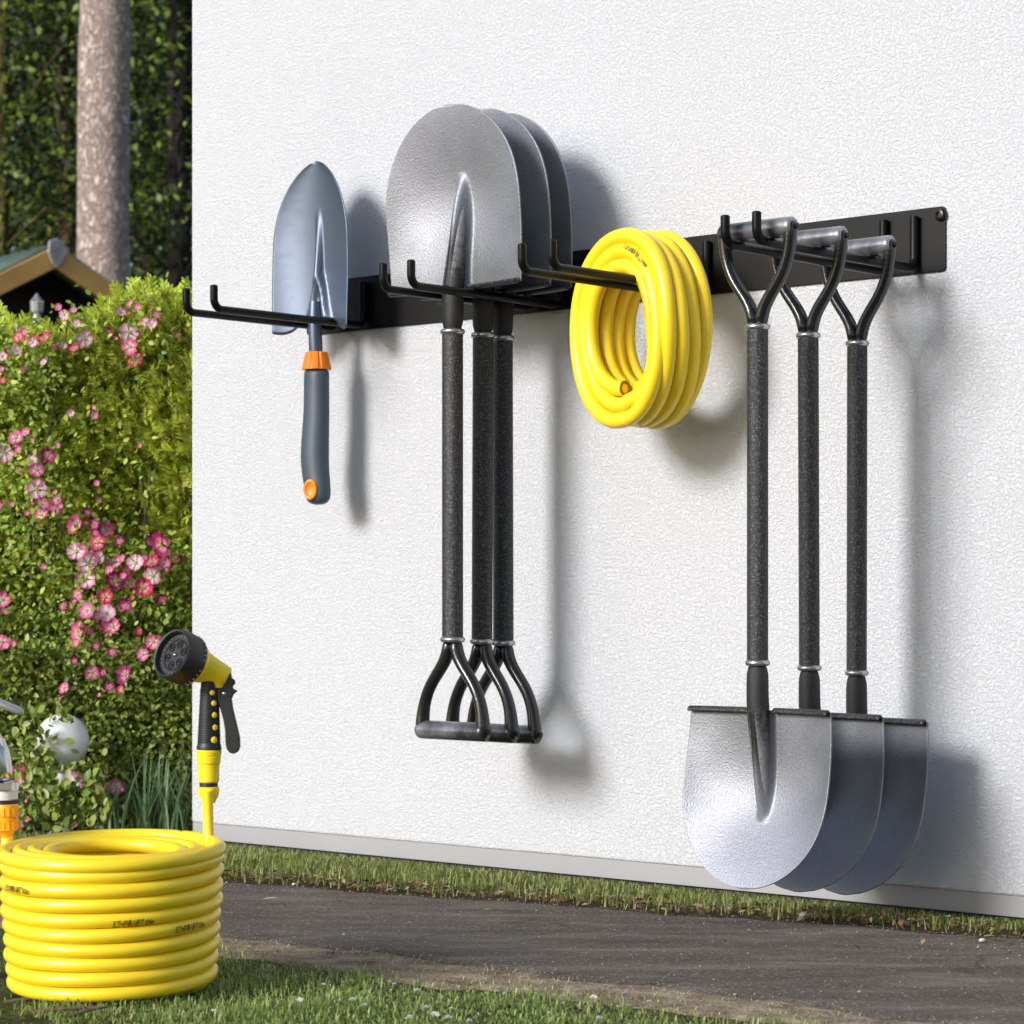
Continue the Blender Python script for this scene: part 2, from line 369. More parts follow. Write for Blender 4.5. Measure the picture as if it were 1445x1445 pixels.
# ================================================================== CAMERA, LIGHT, SKY
cam = bpy.data.cameras.new('camera'); co = bpy.data.objects.new('camera', cam); COL.objects.link(co)
co.location = (0, 0, H); co.rotation_euler = (R(90), 0, 0)
cam.sensor_width = 36; cam.lens = 36*F/1445; cam.shift_y = (HZ-722.5)/1445; cam.clip_end = 2000; cam.clip_start = .05
cam.dof.use_dof = True; cam.dof.focus_distance = 3.35; cam.dof.aperture_fstop = 14
scene.camera = co
SUN_EL = R(23); side = R(9)
sh = NV*math.cos(side)-WV*math.sin(side)
sdir = Vector((sh.x*math.cos(SUN_EL), sh.y*math.cos(SUN_EL), math.sin(SUN_EL)))
sun = bpy.data.lights.new('sun', 'SUN'); so = bpy.data.objects.new('sun', sun); COL.objects.link(so)
sun.energy = 3.8; sun.angle = R(17); sun.color = (1, .99, .98)
so.rotation_euler = sdir.to_track_quat('Z', 'Y').to_euler(); so.location = (-8, -6, 8)
w = bpy.data.worlds.new('World'); scene.world = w; w.use_nodes = True
wn, wl = w.node_tree.nodes, w.node_tree.links
sky = wn.new('ShaderNodeTexSky'); sky.sky_type = 'NISHITA'; sky.sun_disc = False
sky.sun_elevation = SUN_EL; sky.sun_rotation = math.atan2(sdir.x, sdir.y); sky.air_density = 1.0; sky.dust_density = 1.5
wl.new(sky.outputs['Color'], wn['Background'].inputs['Color']); wn['Background'].inputs['Strength'].default_value = .15
scene.view_settings.view_transform = 'Standard'; scene.view_settings.look = 'None'
scene.view_settings.exposure = 0; scene.view_settings.gamma = 1
scene.cycles.max_bounces = 8

# ================================================================== GROUND, PATH, VERGE
def ground_material():
    m = bpy.data.materials.new('soil_and_turf'); m.use_nodes = True
    N, L = nt(m); p = N['Principled BSDF']; tc = N.new('ShaderNodeTexCoord')
    n = N.new('ShaderNodeTexNoise'); n.inputs['Scale'].default_value = 18; n.inputs['Detail'].default_value = 6
    L.new(tc.outputs['Object'], n.inputs['Vector'])
    r = N.new('ShaderNodeValToRGB'); e = r.color_ramp.elements; e.new(.5)
    for i, (q, c) in enumerate(((.3, (.03, .034, .014)), (.5, (.055, .068, .022)), (.7, (.10, .085, .04)))):
        e[i].position = q; e[i].color = (*c, 1)
    L.new(n.outputs['Fac'], r.inputs['Fac']); L.new(r.outputs['Color'], p.inputs['Base Color'])
    b = N.new('ShaderNodeBump'); b.inputs['Distance'].default_value = .01
    n2 = N.new('ShaderNodeTexNoise'); n2.inputs['Scale'].default_value = 90; n2.inputs['Detail'].default_value = 4
    L.new(tc.outputs['Object'], n2.inputs['Vector']); L.new(n2.outputs['Fac'], b.inputs['Height']); L.new(b.outputs['Normal'], p.inputs['Normal'])
    p.inputs['Roughness'].default_value = .95; p.inputs['Specular IOR Level'].default_value = .15
    return m
g = MB(); g.add([(-300, -100, 0), (300, -100, 0), (300, 600, 0), (-300, 600, 0)], [(0, 1, 2, 3)])
tag(g.build('ground', ground_material(), smooth=False), kind='structure')

FARL = (Vector((-.436, 3.812)), Vector((.649, 3.182))); NEARL = (Vector((-.368, 3.215)), Vector((.412, 2.571)))
def line_y(l, x): return l[0].y+(l[1].y-l[0].y)*(x-l[0].x)/(l[1].x-l[0].x)
def wob(x, s): return .010*math.sin(x*17+s)+.007*math.sin(x*41+2*s)+.005*math.sin(x*97+3*s)
def far_edge(x): return line_y(FARL, x)+wob(x, 1.0)
def near_edge(x): return line_y(NEARL, x)+wob(x, 4.0)*1.3
def asphalt_material():
    m = bpy.data.materials.new('worn_asphalt'); m.use_nodes = True
    N, L = nt(m); p = N['Principled BSDF']; tc = N.new('ShaderNodeTexCoord')
    n = N.new('ShaderNodeTexNoise'); n.inputs['Scale'].default_value = 5; n.inputs['Detail'].default_value = 7; n.inputs['Roughness'].default_value = .65
    mp = N.new('ShaderNodeMapping'); mp.inputs['Rotation'].default_value = (0, 0, R(33)); mp.inputs['Scale'].default_value = (1, 3.2, 1)
    L.new(tc.outputs['Object'], mp.inputs['Vector']); L.new(mp.outputs['Vector'], n.inputs['Vector'])
    r = N.new('ShaderNodeValToRGB'); e = r.color_ramp.elements; e.new(.5)
    for i, (q, c) in enumerate(((.30, (.064, .051, .039)), (.52, (.103, .086, .068)), (.76, (.21, .185, .155)))):
        e[i].position = q; e[i].color = (*c, 1)
    L.new(n.outputs['Fac'], r.inputs['Fac'])
    gr = N.new('ShaderNodeTexNoise'); gr.inputs['Scale'].default_value = 210; gr.inputs['Detail'].default_value = 4
    L.new(tc.outputs['Object'], gr.inputs['Vector'])
    r2 = N.new('ShaderNodeValToRGB'); r2.color_ramp.elements[0].position = .57; r2.color_ramp.elements[1].position = .72
    L.new(gr.outputs['Fac'], r2.inputs['Fac'])
    mx = N.new('ShaderNodeMixRGB'); mx.inputs[2].default_value = (.24, .225, .20, 1)
    L.new(r2.outputs['Color'], mx.inputs['Fac']); L.new(r.outputs['Color'], mx.inputs[1])
    # cracks along the path
    v = N.new('ShaderNodeTexVoronoi'); v.feature = 'DISTANCE_TO_EDGE'; v.inputs['Scale'].default_value = 1.6
    mp2 = N.new('ShaderNodeMapping'); mp2.inputs['Rotation'].default_value = (0, 0, R(33)); mp2.inputs['Scale'].default_value = (.55, 2.4, 1)
    ns = N.new('ShaderNodeTexNoise'); ns.inputs['Scale'].default_value = 9; ns.inputs['Detail'].default_value = 4
    L.new(tc.outputs['Object'], ns.inputs['Vector'])
    av = N.new('ShaderNodeMixRGB'); av.inputs['Fac'].default_value = .16
    L.new(tc.outputs['Object'], av.inputs[1]); L.new(ns.outputs['Color'], av.inputs[2])
    L.new(av.outputs['Color'], mp2.inputs['Vector']); L.new(mp2.outputs['Vector'], v.inputs['Vector'])
    r3 = N.new('ShaderNodeValToRGB'); r3.color_ramp.elements[0].position = .001; r3.color_ramp.elements[0].color = (.55, .55, .55, 1); r3.color_ramp.elements[1].position = .006
    L.new(v.outputs['Distance'], r3.inputs['Fac'])
    mu = N.new('ShaderNodeMixRGB'); mu.blend_type = 'MULTIPLY'; mu.inputs['Fac'].default_value = 1
    L.new(mx.outputs['Color'], mu.inputs[1]); L.new(r3.outputs['Color'], mu.inputs[2])
    L.new(mu.outputs['Color'], p.inputs['Base Color'])
    b = N.new('ShaderNodeBump'); b.inputs['Distance'].default_value = .0025
    L.new(gr.outputs['Fac'], b.inputs['Height']); L.new(b.outputs['Normal'], p.inputs['Normal'])
    p.inputs['Roughness'].default_value = .85; p.inputs['Specular IOR Level'].default_value = .25
    return m
pth = MB(); xs = [-1.7+i*.02 for i in range(236)]
pth.grid(lambda u, v: (xs[round(u*235)], near_edge(xs[round(u*235)])*(1-v)+far_edge(xs[round(u*235)])*v-(.004 if v == 0 else 0)+(.004 if v == 1 else 0), .0066 if 0 < v < 1 else .0030), 235, 40)
tag(pth.build('path', asphalt_material(), smooth=False), kind='structure')
def verge_edge(x): return near_edge(x)-.125-.05*max(0, min(1, (x+.4)/.9))+.03*math.sin(x*9)+.02*math.sin(x*23+1)
M['verge'] = mat('dry_verge_soil', (.36, .30, .215), .95, bump=(120, .006, 5), vary=(26, (.16, .12, .08), .35, .68), spec=.1)
vg = MB(); vg.grid(lambda u, v: (xs[round(u*235)], (near_edge(xs[round(u*235)])+.04)*v+verge_edge(xs[round(u*235)])*(1-v), .0036 if v > .01 else .0004), 235, 12)
tag(vg.build('verge', M['verge'], smooth=False), kind='structure')
M['earth'] = mat('bare_path_edge_earth', (.085, .055, .035), .95, bump=(110, .006, 5), vary=(30, (.04, .026, .018), .35, .68), spec=.1)
eb = MB(); eb.grid(lambda u, v: (xs[round(u*235)], far_edge(xs[round(u*235)])-.04+(.145+.02*math.sin(xs[round(u*235)]*13))*v, .0033), 235, 2)
tag(eb.build('bare_earth', M['earth'], smooth=False), kind='structure')

def wall_y(x): return Z0+x*WV.y/WV.x if True else 0
def ground_blades(n, xr, yr, keep, lmin, lmax, wmin, wmax, lean, z=0.002):
    P = np.stack([rng.uniform(*xr, n), rng.uniform(*yr, n), np.full(n, z)], 1)
    k = np.array([keep(p[0], p[1]) for p in P]); P = P[rng.uniform(size=n) < k]
    m = len(P); tuft = np.array([.55+.75*clump(p[0], p[1], .45)**1.5 for p in P])
    return blades(P, rng.uniform(lmin, lmax, m)*tuft, rng.uniform(wmin, wmax, m), lean)
def clump(x, y, s=1.0):
    return .5+.5*math.sin(x*31*s+2.1*math.sin(y*23*s))*math.sin(y*37*s+1.7*math.sin(x*19*s))
def lawn_keep(x, y):
    d = verge_edge(x)-y
    if d < -.06: return 0
    if x < -.475+.03*math.sin(y*21)+.02*math.sin(y*47): return .06*(.3+clump(x, y))
    return min(1, max(0.03, (d+.05)/.16))*(.55+.45*clump(x, y))
v1, f1 = ground_blades(210000, (-.95, .95), (1.95, 3.65), lawn_keep, .005, .016, .0009, .0019, 1.5)
v2, f2 = ground_blades(26000, (-2.6, 2.2), (1.0, 4.6), lambda x, y: lawn_keep(x, y) if (abs(x) > .95 or y < 1.95) else 0, .014, .030, .002, .004, .95)
tag(np_mesh('lawn_grass', np.concatenate([v1, v2]), np.concatenate([f1, f2+len(v1)]), M['lawn']),
    'short green lawn grass in the foreground below the asphalt path', 'grass', kind='stuff')
def shorten(v):
    # the blades next to the wall are clipped short
    q = v.reshape(-1, 5, 3); e = np.array([wall_y(p[0, 0])-p[0, 1] for p in q]); d = np.array([p[0, 1]-far_edge(p[0, 0]) for p in q])
    h = q[:, 4, 2]; lim = np.clip(.004+.075*e, .004, .05); k = np.minimum(1, lim/np.maximum(h, 1e-4))
    return (q[:, :1]+(q-q[:, :1])*k[:, None, None]).reshape(-1, 3)
def strip_keep(x, y):
    d = y-far_edge(x); e = wall_y(x)-y
    if d < .0 or e < .012: return 0
    if x < -.55 and y > 4.55: return 0
    return min(1, max(0.02, (d-.015)/.09))*(.5+.5*clump(x, y))
v1, f1 = ground_blades(130000, (-1.1, 1.15), (2.75, 4.7), strip_keep, .014, .040, .0012, .0028, 1.0)
v1 = shorten(v1)
tag(np_mesh('strip_grass', v1, f1, M['strip']), 'longer green grass strip between the white wall and the path', 'grass', kind='stuff')
def straw_keep(x, y):
    d = near_edge(x)-y; t = y-verge_edge(x)
    if d < -.02 or t < -.13: return 0
    return (1.0 if t > -.01 else .25)*(.35+.65*clump(x, y, .8))
v1, f1 = ground_blades(130000, (-1.0, 1.1), (1.9, 3.8), straw_keep, .006, .020, .0007, .0015, 2.2)
v1[:, 2] = .003+(v1[:, 2]-.002)*.42
tag(np_mesh('dry_grass', v1, f1, M['straw']), 'bleached straw coloured dry grass along the near edge of the path', 'dry grass', kind='stuff')
def litter_keep(x, y):
    d = y-far_edge(x)
    return 1.0 if -.006 < d < .085 else (.006 if -.45 < d <= -.006 else 0)
n = 60000; P = np.stack([rng.uniform(-1, 1.1, n), rng.uniform(2.5, 4.4, n), np.full(n, .011)], 1)
P = P[rng.uniform(size=n) < np.array([litter_keep(p[0], p[1])*(.3+.7*clump(p[0], p[1], .7)) for p in P])]
m_ = len(P); xd = rand_dirs(m_); xd[:, 2] *= .35; zd = np.tile((0, 0, 1.), (m_, 1))+.5*rand_dirs(m_)
P[:, 2] += rng.uniform(0, .008, m_)
v1, f1 = scatter(SIMPLE_V, SIMPLE_F, P, xd, zd, rng.uniform(.004, .015, m_))
tag(np_mesh('leaf_litter', v1, f1, M['litter']), 'brown fallen leaf scraps along the far edge of the path', 'leaf litter', kind='stuff')

# grit lying on the asphalt
n = 5200; gx = rng.uniform(-1.1, 1.3, n); t_ = rng.uniform(0, 1, n); t_ = np.where(rng.uniform(size=n) < .5, t_**3, t_); t_ = np.where(rng.uniform(size=n) < .3, 1-t_**2*.3, t_)
ne = np.array([near_edge(x) for x in gx]); fe = np.array([far_edge(x) for x in gx])
Pn = np.stack([gx, ne*(1-t_)+fe*t_, np.full(n, .0068)], 1)
OV = np.array([(1, 0, 0), (-1, 0, 0), (0, .8, 0), (0, -.8, 0), (0, 0, .6), (0, 0, -.6)], float); OF = np.array([(0, 2, 4), (2, 1, 4), (1, 3, 4), (3, 0, 4), (2, 0, 5), (1, 2, 5), (3, 1, 5), (0, 3, 5)])
v1, f1 = scatter(OV, OF, Pn, rng.normal(size=(n, 3))*np.array((1, 1, .1)), np.tile((0, 0, 1.), (n, 1)), rng.uniform(.0004, .0017, n)*(1+1.2*(rng.uniform(size=n) < .03)))
tag(np_mesh('path_grit', v1, f1, leafmat('grit_tones', [(.08, .07, .06), (.20, .18, .15), (.34, .31, .27), (.05, .045, .04), (.45, .41, .35)], 0, .9)), 'loose grit and crumbs scattered over the asphalt path', 'grit', kind='stuff')
# clover heads in the lawn: each its own flower
def clover_mesh():
    b = MB(); b.tube([(0, 0, 0), (.001, 0, .012), (0, .001, .022)], [.0007, .0006, .0005], 5)
    return b
CLOVER = [(268,1398,1.0),(420,1419,1.3),(500,1412,1.2),(515,1416,.8),(588,1401,1.0),(605,1426,.9),(635,1422,.9),(557,1385,.8),(583,1440,1.1),(612,1440,1.2),(632,1436,.9),(662,1440,.9),(712,1400,.9),(728,1412,.8),(795,1411,1.0),(838,1410,1.2),(843,1440,1.3),(775,1425,.8),(548,1383,.7),(455,1387,.8),(870,1416,.9),(885,1414,.9),(915,1409,1.0),(300,1428,.8),(690,1425,.7)]
clv = None
for (px, py, s) in CLOVER:
    p = ground_at(px, py+14)
    if clv is None:
        clv = empty('clover_flower', p)
        clover_mesh().build('stalk', M['stem'], clv)
        nn = 46; d = rand_dirs(nn); d[:, 2] = np.abs(d[:, 2])*.8+.1
        v1, f1 = scatter(SIMPLE_V, SIMPLE_F, np.tile((0, .001, .0215), (nn, 1)), d, rand_dirs(nn), np.full(nn, .0062))
        np_mesh('flower_head', v1, f1, M['clover'], clv); c = clv
    else: c = copy_tree(clv)
    c.location = p; s *= random.uniform(.6, .95)*(.75 if px > 680 else 1); c.scale = (s, s, s*.7); c.rotation_euler = (random.uniform(-.2, .2), random.uniform(-.2, .2), random.uniform(0, 6))
    tag(c, 'small white clover flower in the short lawn grass', 'clover flower', 'white clover flowers in the lawn')
# pale pebbles on the path edge
pebs = [((690+850*0, 0), 0)]
for (px, py, s, lab) in [(1030,1292,.008,'pale pebble lying left of its pair at the far edge of the path'), (1134,1303,.011,'largest white pebble at the far path edge below the shovels'), (1386,1338,.007,'small pale pebble at the far right path edge'), (415,1257,.006,'small pale pebble by the path edge right of the hose coil')]:
    s *= .6; b = MB(); b.ball((0, 0, 0), s, 10, 7, (1.2, .9, .6)); o = b.build('pebble', M['pebble'])
    q = ground_at(px, py); o.location = (q.x, q.y, .008+s*.5); o.rotation_euler = (0, 0, random.uniform(0, 3))
    tag(o, lab, 'pebble', 'pale pebbles along the path')
# yellow fallen leaf + straw bits on the path
for (px, py, L_, lab) in [(1387,1337,.016,'fresh yellow green leaf fallen on the right end of the path'), (370,1283,.024,'pale dry leaf blade lying on the path near the coil'), (682,1298,.012,'tiny yellow leaf lying in the middle of the path')]:
    v1, f1 = scatter(LEAF_V, LEAF_T, np.zeros((1, 3)), np.array([[1, .2, .12]]), np.array([[0, 0, 1.]]), np.array([L_]))
    o = np_mesh('fallen_leaf', v1, f1, leafmat('fallen_leaf_tone', [(.30, .34, .06), (.34, .36, .08)] if px > 600 else [(.45, .40, .26), (.46, .41, .27)], .1))
    q = ground_at(px, py); o.location = (q.x, q.y, .0135); tag(o, lab, 'leaf', 'fallen leaves on the path')

# ================================================================== WALL
wall = empty('garden_wall', WO, -ANG)
tag(wall, 'white rough stucco wall with a smooth grey band along its foot', 'wall')
b = MB(); WL, WR, WT = -.7746, 2.6, 2.7
b.box(((WL+WR)/2, .13, .034+(WT-.034)/2), (WR-WL, .26, WT-.034)); b.build('stucco_face', M['stucco'], wall, smooth=False, bevel=.004)
b = MB(); b.box(((WL+WR)/2, .1315, .0195), (WR-WL, .257, .029)); b.build('plinth', M['plinth'], wall, smooth=False, bevel=.001)
b = MB(); b.box(((WL+WR)/2, .136, .0024), (WR-WL-.01, .25, .0048)); b.build('shadow_strip', M['gap'], wall, smooth=False)  # dark strip drawn in for the shadow under the wall

# ================================================================== WALL RACK
rack = empty('tool_rack', W(0, 0, .93), -ANG)
tag(rack, 'long black steel wall rail with four double prong tool hooks', 'tool rack')
zr = .93                                              # local z = world z - zr ; local y = -n
def rounded_rect(x0, x1, z0, z1, r, n=5):
    pts = []
    for cx_, cz_, a0 in ((x1-r, z1-r, 0), (x0+r, z1-r, 90), (x0+r, z0+r, 180), (x1-r, z0+r, 270)):
        for i in range(n+1):
            a = R(a0+90*i/n); pts.append((cx_+r*math.cos(a), cz_+r*math.sin(a)))
    return pts
b = MB(); b.prism(rounded_rect(-.470, .805, .8875-zr, .977-zr, .006), -.004, -.0005)
b.build('back_plate', M['plate'], rack, smooth=False, bevel=.0008)
for (px, py) in ((1327, 303),):
    w_, z_ = wall_at(px, py, .006)
    for (sx, sz) in ((w_, z_-zr), (-.452, .962-zr)):
        b = MB(); mt = Matrix.Translation((sx, -.004, sz)) @ Matrix.Rotation(R(90), 4, 'X')
        b.lathe([(.009, 0), (.009, .002), (.0075, .0035), (.0065, .006), (.004, .0065), (.0035, .004), (.0, .004)], 16, mt, cap=False)
        b.build('screw', M['screw'], rack)
ROD = .0062
hooks = [(470, 512, 264, 301, 400), (751, 790, 541, 580, 367), (955, 997, 740, 776, 335), (1247, 1290, 1024, 1067, 305)]
HOOKW = []
rod_z = .8935
for (r0, r1, t0, t1, yy) in hooks:
    w0 = wall_at(r0, yy, .011)[0]; w1 = wall_at(r1, yy, .011)[0]
    if r0 == 470: w0 = w1-.066
    L_ = (out_at(w0, t0)+out_at(w1, t1))/2
    hk = empty('double_hook', ((w0+w1)/2, 0, 0)); hk.parent = rack
    HOOKW.append(((w0+w1)/2, L_))
    for ww in (w0, w1):
        x = ww-(w0+w1)/2; b = MB(); pts = []; zc = rod_z-zr; n0 = .011; r_ = .016
        pts.append((x, -n0, .966-zr))
        for i in range(7):
            a = R(90*i/6); pts.append((x, -(n0+r_-r_*math.cos(a)), zc+r_-r_*math.sin(a)))
        for i in range(7):
            a = R(90*i/6); pts.append((x, -(L_-r_+r_*math.sin(a)), zc+r_-r_*math.cos(a)))
        pts.append((x, -L_, zc+.036)); pts.append((x, -L_, zc+.0375))
        rr = [ROD]*len(pts); rr[-1] = ROD*.75
        b.tube(pts, rr, 14); b.build('prong', M['rack'], hk)

# ================================================================== SHOVELS
# local frame: grip axis on x, shaft down -z, viewer on -y
S_COL1, S_COL2, S_TOP, S_TIP = -.125, -.560, -.622, -.851
W0 = .1155
def bw(t):
    if t < .42: return W0*(.965+.035*math.sin(t/.42*math.pi/2))
    q = (t-.42)/.58; return W0*max(0, 1-q**2.25)**.52
LIFT = .050
def blade_y(x, t):
    """dished face: the rims stand nearer the viewer, the tip lifts forward, a pressed frog runs down from the socket"""
    k = x/W0
    ds = .015+.016*math.sin(math.pi*t)**2; yc = ds+.004-LIFT*t**1.8
    y = yc-ds*abs(k)**2.1
    if t < .64:
        q = t/.64; line = -.0125+(.0281+.004-LIFT*.64**1.8-.0085+.0125)*q
        wd = .095-.040*q
        y -= max(0, yc-line)*(1-q**9)*math.exp(-abs(k/wd)**3)
    return y
def make_shovel():
    root = empty('shovel', (0, 0, 0))
    b = MB(); NU, NV_ = 112, 72
    def fn(u, v):
        t = 1-(1-v)**1.25 if False else v**1.0
        t = min(t, .9995)
        s = math.sin((u-.5)*math.pi)                             # denser towards the rims
        s = .55*(2*u-1)+.45*s
        x = s*bw(t); return (x, blade_y(x, t), S_TOP+(S_TIP-S_TOP)*t)
    b.grid(fn, NU, NV_)
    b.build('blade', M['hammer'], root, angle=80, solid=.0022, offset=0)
    for sg in (-1, 1):                                           # rolled treads
        b = MB()
        def lip(u, v):
            k = .155+.80*u; x = sg*k*W0; y0 = blade_y(x, 0); a = v*R(170)
            return (x, y0-.0012-.0065*(1-math.cos(a))*.75, S_TOP-.0045+.0065*math.sin(a))
        b.grid(lip, 24, 8); b.build('tread', M['shaft'], root, angle=80, solid=.003, offset=0)
    b = MB()                                                     # socket running out into the frog
    zs = [S_COL2+.002, S_COL2-.03, S_TOP+.014, S_TOP-.008, S_TOP-.03, S_TOP-.06, S_TOP-.09, S_TOP-.118, S_TOP-.135]
    rs = [.0146, .0146, .0148, .0150, .0138, .0118, .0098, .0076, .0040]
    pts = []
    for z, r_s in zip(zs, rs):
        t = max(0, (S_TOP-z)/(S_TOP-S_TIP)); yb = (blade_y(0, t)+r_s-.0012+.010*t) if z < S_TOP else 0
        f_ = max(0, min(1, (S_TOP+.012-z)/.018)); pts.append((0, yb*f_, z))
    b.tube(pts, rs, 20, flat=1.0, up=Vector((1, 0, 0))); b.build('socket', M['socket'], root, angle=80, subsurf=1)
    b = MB(); b.tube([(0, 0, S_COL1), (0, 0, (S_COL1+S_COL2)/2), (0, 0, S_COL2)], .0139, 24); b.build('shaft', M['shaft'], root)
    for z in (S_COL1, S_COL2):
        b = MB(); b.lathe([(.0135, -.0045), (.0158, -.003), (.0166, -.0005), (.0158, .002), (.0135, .0035)], 24, Matrix.Translation((0, 0, z))); b.build('collar', M['weld'], root)
    GW = .0555
    b = MB(); mt = Matrix.Rotation(R(90), 4, 'Y')
    b.lathe([(.0105, -GW-.002), (.0125, -GW), (.0130, -GW+.004), (.0130, GW-.004), (.0125, GW), (.0105, GW+.002)], 24, mt); b.build('grip', M['grip'], root, angle=50)
    for sg in (-1, 1):
        b = MB(); pts = []; rr = []
        ctrl = [(.0062, -.125), (.0066, -.113), (.0105, -.100), (.021, -.084), (.0345, -.068), (.0445, -.050), (.0500, -.032), (.0522, -.014), (.0526, .001), (.0526, .009)]
        for i, (x, z) in enumerate(ctrl):
            pts.append((sg*x, 0, z)); rr.append([.0075, .0085, .0082, .0078, .0076, .0074, .0076, .0085, .0095, .007][i])
        b.tube(pts, rr, 14, flat=1.25, up=Vector((1, 0, 0))); b.build('yoke_arm', M['yoke'], root, angle=80, subsurf=1)
        b = MB(); b.lathe([(.004, 0), (.004, .0015), (.002, .0022)], 10, Matrix.Translation((sg*.0622, 0, 0)) @ Matrix.Rotation(R(90*sg), 4, 'Y')); b.build('rivet', M['screw'], root)
    return root
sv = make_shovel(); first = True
RIGHT = [(1069, 331, 'black D-handled shovel hanging blade down, foremost of the right trio with full blade showing'),
         (1140, 344, 'middle shovel of the three hanging blade down on the right hook'),
         (1210, 353, 'rearmost shovel hanging blade down on the right hook, closest to the wall')]
hw, hl = HOOKW[3]
for ri, (px, py, lab) in enumerate(RIGHT):
    o = sv if first else copy_tree(sv); first = False
    n_ = out_at(hw, px); o.location = W(hw, n_, rod_z+ROD+.0132); o.rotation_euler = (R((0, .35, -.2)[ri]), 0, -ANG+R((0, 1.5, -1.2)[ri])); o.scale = (1, 1, (1, 1.016, 1.032)[ri])
    tag(o, lab, 'shovel', 'shovels hung by their grips on the right hook')
S_COL2, S_TOP, S_TIP = -.548, -.609, -.860; LIFT = .028; sv = make_shovel(); first = True                # the left trio are a longer bladed size
LEFT = [(640, 'upside down shovel with pale blade fully showing, foremost of the left trio'),
        (681, 'middle upside down shovel of the left trio, half hidden behind the foremost'),
        (712, 'rearmost upside down shovel of the left trio, next to the wall')]
hw, hl = HOOKW[1]; SC = 1.095
for li, (px, lab) in enumerate(LEFT):
    o = sv if first else copy_tree(sv); first = False; n_ = out_at(hw, px)
    # turned upside down about the viewing axis: blade up, treads resting on the prongs
    sz_ = SC*(1.0, 1.007, 1.013)[li]
    o.location = W(hw-.002, n_, rod_z+ROD+.004+S_TOP*sz_); o.rotation_euler = (0, R(180+(0, .3, -.2)[li]), -ANG+R((0, -1.2, 1.0)[li])); o.scale = (SC*1.09, SC, sz_)
    tag(o, lab, 'shovel', 'upside down shovels resting on the left hook')

# ================================================================== TROWEL
hw, hl = HOOKW[0]; n_ = out_at(hw, 448)
tr = empty('hand_trowel', W(hw-.002, n_, rod_z+ROD), -ANG)
tag(tr, 'garden trowel with blue grey blade up and slate handle with orange ferrule', 'trowel')
TB, TT = -.012, .262; TW = .0905
def tw(t):
    return TW*(.98+.02*math.sin(t*6)) if t < .46 else TW*.985*max(0, 1-((t-.46)/.54)**2.15)**.64
b = MB()
def tfn(u, v):
    t = min(v, .9995); k = 2*u-1; x = k*tw(t)
    y = .004-.030*(k*k)*(1-.35*t)*(tw(t)/TW)-.012*t*t            # concave: rims come forward
    c = max(0, 1-t/.72)
    wv = .20*max(0, 1-t/.34)+.055
    y -= .016*math.exp(-(k/ (wv*1.15))**4)*min(1, c*1.6) - (.012*math.exp(-(k/(wv*.62))**4)*max(0, min(1, (.30-t)/.12)))
    z = TB+(TT-TB)*t
    if t < .12: z += (1-t/.12)*(-.010*math.sin(max(0, min(1, (abs(k)-.5)/.5))*math.pi*.72)+.014*math.exp(-(k/.5)**4))
    return (x+.008, y, z)
b.grid(tfn, 60, 60); b.build('blade', M['trowel'], tr, angle=80, solid=.002, offset=0)
b = MB(); b.tube([(0, -.004, .030), (0, -.004, 0), (0, -.003, -.03), (0, -.001, -.062)], [.009, .0115, .0115, .0115], 18); b.build('shank', M['trowel'], tr)
b = MB()
vs = []; seg = 48
for (r, z) in ((.0165, -.0535), (.0185, -.054), (.0248, -.0805), (.0245, -.083)):
    vs.append((r, z))
b.lathe(vs, 48, None); 
for i in range(0, len(b.v)):
    x, y, z = b.v[i]; a = math.atan2(y, x); f_ = 1-.09*(1 if math.sin(a*9) > .75 else 0)*(1 if -.082 < z < -.053 else 0); b.v[i] = (x*f_, y*f_, z)
b.build('ferrule', M['ferrule'], tr, angle=30)
b = MB(); hp = []; hr = []
for (z, x, r) in ((-.083, 0, .0225), (-.086, 0, .0240), (-.115, -.0005, .0240), (-.150, .000, .0242), (-.185, -.0025, .0255), (-.215, -.0045, .0268), (-.240, -.0045, .0268), (-.262, -.001, .0255), (-.284, .003, .0245), (-.297, .004, .0235), (-.305, .004, .018), (-.308, .004, .006)):
    hp.append((x, 0, z)); hr.append(r)
b.tube(hp, hr, 24, flat=.78, up=Vector((1, 0, 0))); b.build('handle', M['handle'], tr, angle=80, subsurf=1)
b = MB(); hd_ = Vector((.30, -.95, 0)).normalized()
mt = Matrix.Translation((.0045, -.0165, -.283)) @ hd_.to_track_quat('Z', 'Y').to_matrix().to_4x4() @ Matrix.Scale(1.35, 4, (0, 1, 0))
b.lathe([(.0125, -.004), (.0125, .0050), (.0112, .0062), (.0092, .0060), (.0080, .0045), (.0060, .0035), (.0, .0030)], 24, mt, cap=False); b.build('hang_hole', M['ferrule'], tr)

